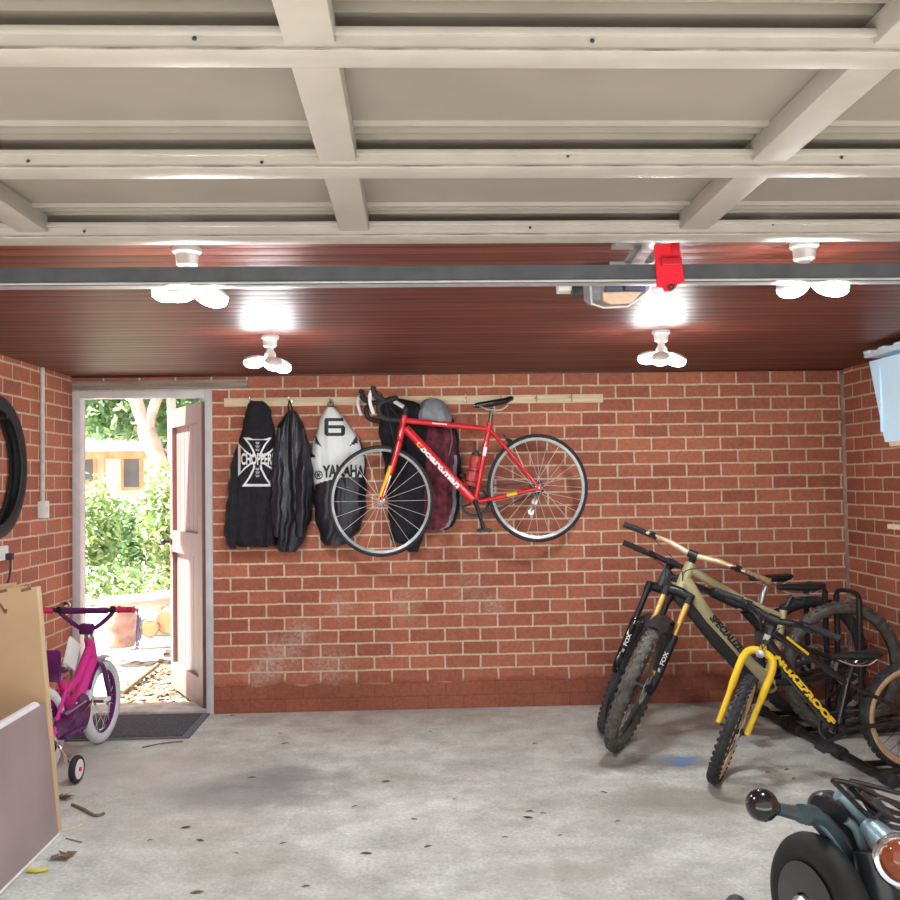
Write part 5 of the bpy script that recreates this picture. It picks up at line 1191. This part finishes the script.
for px, py, lab in ((62, 800, 'brown leaf clump on the floor under the carton corner'), (62, 859, 'crumpled brown and yellow leaf on the floor beside the panel edge')):
    p = atZ(px, py); m = MB()
    for k in range(7):
        a = random.uniform(0, 6.28); c = p+V((random.uniform(-.03, .03), random.uniform(-.02, .02), .012)); d = V((math.cos(a), math.sin(a), random.uniform(-.1, .3)))*.035; n_ = V((-d.y, d.x, random.uniform(0, .02)))*.4
        m.quad(c-d, c+n_, c+d, c-n_)
    o = m.build('leaf_clump', 'litter', center=True); tag(o, lab, 'leaf clump')

# ================================================================== GARDEN seen through the door
gy = D+.25
m = MB(); n = 20
vs = [[m.bm.verts.new((-9+18*i/n, gy+16*j/n, (-.03 + max(0, (gy+16*j/n-9.5))*.02))) for i in range(n+1)] for j in range(n+1)]
for j in range(n):
    for i in range(n): m.bm.faces.new((vs[j][i], vs[j][i+1], vs[j+1][i+1], vs[j+1][i]))
struct(m, 'ground_garden', 'soil')
def gz(y): return -.03 + max(0, y-9.5)*.02
m = MB()
for i in range(900):
    px, py = random.uniform(112, 208), random.uniform(655, 706)
    p = atZ(px+random.uniform(-5, 5), py, -.03); 
    if random.random() < .0: continue
    if px < 112+(706-py)*1.0 and random.random() < .8: continue
    a = random.uniform(0, 6.28); s_ = random.uniform(.015, .045); d = V((math.cos(a), math.sin(a), random.uniform(-.2, .2)))*s_; e = V((-d.y, d.x, random.uniform(-.02, .02)))*.5
    c = p+V((0, 0, .012)); m.quad(c-d, c+e, c+d, c-e)
o = m.build('leaf_litter', 'litter', smooth=False); o['kind'] = 'stuff'; tag(o, 'brown leaf litter on the pale path outside the door', 'leaf litter')
p0, p1 = atZ(122, 696, -.03), atZ(158, 671, -.03); m = MB(); m.tube([p0+V((0, 0, .02)), p1+V((0, 0, .05))], .018, 8); o = m.build('garden_stick', 'twig', center=True); tag(o, 'straight dark stick lying on the path outside the door', 'stick')
def log(name, label, a, b, r, m_side='log_bark', m_end='log_cut'):
    t_ = thing(name, label, 'log', ((a.x+b.x)/2, (a.y+b.y)/2, min(a.z, b.z)-r))
    m = MB(); pts = [lerp(a, b, k/6)+V((0, 0, random.uniform(-.02, .02)*r/.2)) for k in range(7)]; m.tube(pts, [r*random.uniform(.92, 1.06) for _ in pts], 14); m.build('bark', m_side, t_, w=t_)
    m = MB(); d = (a-b).normalized(); m.lathe([(r*.92, 0), (r*.9, .012), (r*.3, .014)], a, d, 16); m.build('cut_end', m_end, t_, w=t_)
yl = 8.4
def gp(px, py, y): return atY(px, py, y)
log('tree_stump', 'reddish sawn stump section standing on the path behind the handlebar', gp(119, 612, 8.0), gp(119, 646, 8.0), .125*1.1, 'log_bark', 'log_cut')
log('log', 'long pinkish fallen log lying across behind the stump', gp(100, 606, 8.7), gp(185, 596, 8.9), .075, 'bark', 'log_cut')
log('log', 'round orange log end resting right of the stump', gp(150, 628, 8.3), gp(156, 624, 8.7), .075)
log('log', 'large orange log beside the door leaf', gp(168, 622, 8.4), gp(180, 612, 8.9), .105)
log('log', 'thick grey log leaning up toward the door leaf', gp(158, 606, 8.9), gp(205, 588, 9.2), .09, 'bark', 'log_cut')
def shrub(name, label, c, rx, ry, rz_, n, ls, mats, cat_, stems=3, group=None):
    t_ = thing(name, label, cat_, (c.x, c.y, c.z-rz_), group=group)
    m = MB()
    for i in range(n):
        while True:
            u = V((random.uniform(-1, 1), random.uniform(-1, 1), random.uniform(-1, 1)))
            if u.length < 1: break
        u = u*(.55+.45*random.random()); q = V((c.x+u.x*rx, c.y+u.y*ry, c.z+u.z*rz_))
        q += V((random.gauss(0, .06), random.gauss(0, .06), random.gauss(0, .06)))
        d = V((random.gauss(0, 1), random.gauss(0, 1), random.gauss(0, .7))).normalized()*ls*random.uniform(.6, 1.3); e = d.cross(V((random.gauss(0, 1), random.gauss(0, 1), random.gauss(0, 1)))).normalized()*ls*.42
        m.mi = random.choice((0, 0, 1)); m.quad(q-d, q+e, q+d, q-e)
    m.build('foliage', mats, t_, w=t_, smooth=False)
    for k in range(stems):
        m = MB(); a = random.uniform(-.5, .5); m.smooth_tube([V((c.x+a*rx*.3, c.y, c.z-rz_)), V((c.x+a*rx*.6, c.y, c.z-rz_*.3)), V((c.x+a*rx*1.2, c.y, c.z+rz_*.5))], .018, 6); m.build('stem', 'twig', t_, w=t_)
    return t_
def sh_at(name, label, px, py, y, wpx, hpx, n, ls, mats, cat_='shrub', **k):
    s_ = y/F_PX; c = gp(px, py, y); return shrub(name, label, c, wpx*s_, .55, hpx*s_, n, ls, mats, cat_, **k)
sh_at('garden_shrub', 'pale green shrub at the left edge of the doorway', 96, 535, 10.3, 22, 62, 1500, .05, ['leaf_a', 'leaf_b'])
sh_at('garden_shrub', 'dense green shrub in the middle of the doorway', 135, 545, 11.7, 34, 55, 2200, .05, ['leaf_a', 'leaf_c'])
sh_at('garden_shrub', 'yellow green shrub beside the door leaf', 166, 520, 10.5, 24, 65, 1800, .05, ['leaf_b', 'leaf_a'])
sh_at('ground_cover', 'low leafy ground cover behind the logs', 130, 585, 9.6, 62, 17, 1100, .05, ['leaf_a', 'leaf_b'], 'plant', stems=0)
# pale tree trunks
tr_ = thing('garden_tree', 'pale forked tree rising behind the yellow green shrub', 'tree', gp(176, 560, 12.5))
m = MB(); Yt = 12.5
m.smooth_tube([gp(178, 560, Yt), gp(172, 512, Yt), gp(163, 470, Yt), gp(150, 440, Yt), gp(140, 412, Yt), gp(128, 380, Yt)], [.14]*10+[.12]*8+[.09]*8, 10, sub=5); m.smooth_tube([gp(152, 444, Yt), gp(150, 420, Yt), gp(158, 395, Yt), gp(160, 375, Yt)], .07, 8); m.smooth_tube([gp(168, 490, Yt), gp(172, 440, Yt), gp(170, 380, Yt)], .06, 8)
m.build('trunk', 'bark', tr_, w=tr_)
m = MB()
for i in range(5200):
    px, py = random.uniform(70, 215), random.uniform(360, 438); q = gp(px, py, random.uniform(12.6, 14.5)); ls = .075
    d = V((random.gauss(0, 1), random.gauss(0, 1), random.gauss(0, 1))).normalized()*ls; e = d.cross(V((random.gauss(0, 1), random.gauss(0, 1), random.gauss(0, 1)))).normalized()*ls*.5; m.mi = random.choice((0, 0, 1)); m.quad(q-d, q+e, q+d, q-e)
m.build('crown', ['leaf_a', 'leaf_c'], tr_, w=tr_, smooth=False)
# neighbouring house
YH = 17.
hs = thing('house', 'cream bungalow with white fascia and orange eaves beyond the shrubs', 'house', gp(110, 560, YH))
hg = lambda px, py, y=YH: gp(px, py, y)
a_, b_ = hg(20, 470), hg(146, 470); zt_ = hg(90, 448).z; m = MB(); m.box(((a_.x+b_.x)/2, YH+1.5, zt_/2), (b_.x-a_.x, 3, zt_)); m.build('wall', 'render_white', hs, w=hs, smooth=False)
m = MB(); c_, d_ = hg(10, 443, YH-.9), hg(151, 443, YH-.9); m.box(((c_.x+d_.x)/2, YH-.9, (hg(90, 437, YH-.9).z+hg(90, 451, YH-.9).z)/2), (d_.x-c_.x, .06, hg(90, 437, YH-.9).z-hg(90, 451, YH-.9).z)); m.build('fascia_board', 'fascia', hs, w=hs, smooth=False)
m = MB(); m.box(((c_.x+d_.x)/2, YH+.6, hg(90, 451, YH-.9).z+.03), (d_.x-c_.x, 3.0, .06)); m.box(((c_.x+d_.x)/2, YH-.4, hg(90, 454, YH-.4).z), (d_.x-c_.x-.3, .1, .18)); m.build('eaves', 'soffit', hs, w=hs, smooth=False)
m = MB(); m.box(((c_.x+d_.x)/2, YH+.9, hg(90, 438, YH-.9).z+.12), (d_.x-c_.x, 3.6, .06)); m.build('roof', 'fascia', hs, w=hs, smooth=False)
for x0p, x1p, y0p, y1p in ((84, 94, 457, 481), (125, 140, 458, 487)):
    q0, q1 = hg(x0p, y0p), hg(x1p, y1p); m = MB(); m.box(((q0.x+q1.x)/2, YH-.02, (q0.z+q1.z)/2), (q1.x-q0.x+.12, .08, q0.z-q1.z+.12)); w_ = m.build('window', 'soffit', hs, w=hs, smooth=False)
    m = MB(); m.box(((q0.x+q1.x)/2, YH-.05, (q0.z+q1.z)/2), (q1.x-q0.x, .06, q0.z-q1.z)); m.build('pane', 'window_dark', w_, w=hs, smooth=False)
q = hg(102, 470, YH-.8); m = MB(); m.box((q.x, YH-.8, hg(102, 455, YH-.8).z/2), (.1, .1, hg(102, 455, YH-.8).z)); m.build('veranda_post', 'soffit', hs, w=hs, smooth=False)
for px, lab in ((60, 'tall dense tree far behind the house at the left of the doorway'), (115, 'tall dense tree far behind the house in the middle of the doorway'), (165, 'tall dense tree far behind the door leaf')):
    c = gp(px, 415, 22); t_ = shrub('background_tree', lab, V((c.x, {60: 21.6, 115: 24.6, 165: 27.6}[px], 3.6)), 1.6, 1.2, 2.6, 2600, .13, ['leaf_c', 'leaf_b'], 'tree', stems=1, group='trees beyond the house')

# ================================================================== light
w = bpy.data.worlds.new('sky'); S.world = w; w.use_nodes = True; nt = w.node_tree
bg = nt.nodes['Background']; sky = nt.nodes.new('ShaderNodeTexSky'); sky.sky_type = 'HOSEK_WILKIE'; sky.turbidity = 6; sky.ground_albedo = .4; sky.sun_direction = V((-.75, .35, .8)).normalized()
mix = nt.nodes.new('ShaderNodeMix'); mix.data_type = 'RGBA'; mix.inputs[0].default_value = .75; mix.inputs[7].default_value = (.92, .97, 1.0, 1)
nt.links.new(sky.outputs[0], mix.inputs[6]); nt.links.new(mix.outputs[2], bg.inputs[0]); bg.inputs[1].default_value = 1.3
sd_ = bpy.data.lights.new('sun', 'SUN'); so = bpy.data.objects.new('sun', sd_); COL.objects.link(so); sd_.energy = 22.0; sd_.angle = .03; sd_.color = (1, .95, .87)
so.rotation_euler = V((.75, .18, -1.05)).to_track_quat('-Z', 'Y').to_euler()
S.view_settings.view_transform = 'Standard'; S.view_settings.look = 'None'; S.view_settings.exposure = 0.25
S.cycles.sample_clamp_indirect = 8.0
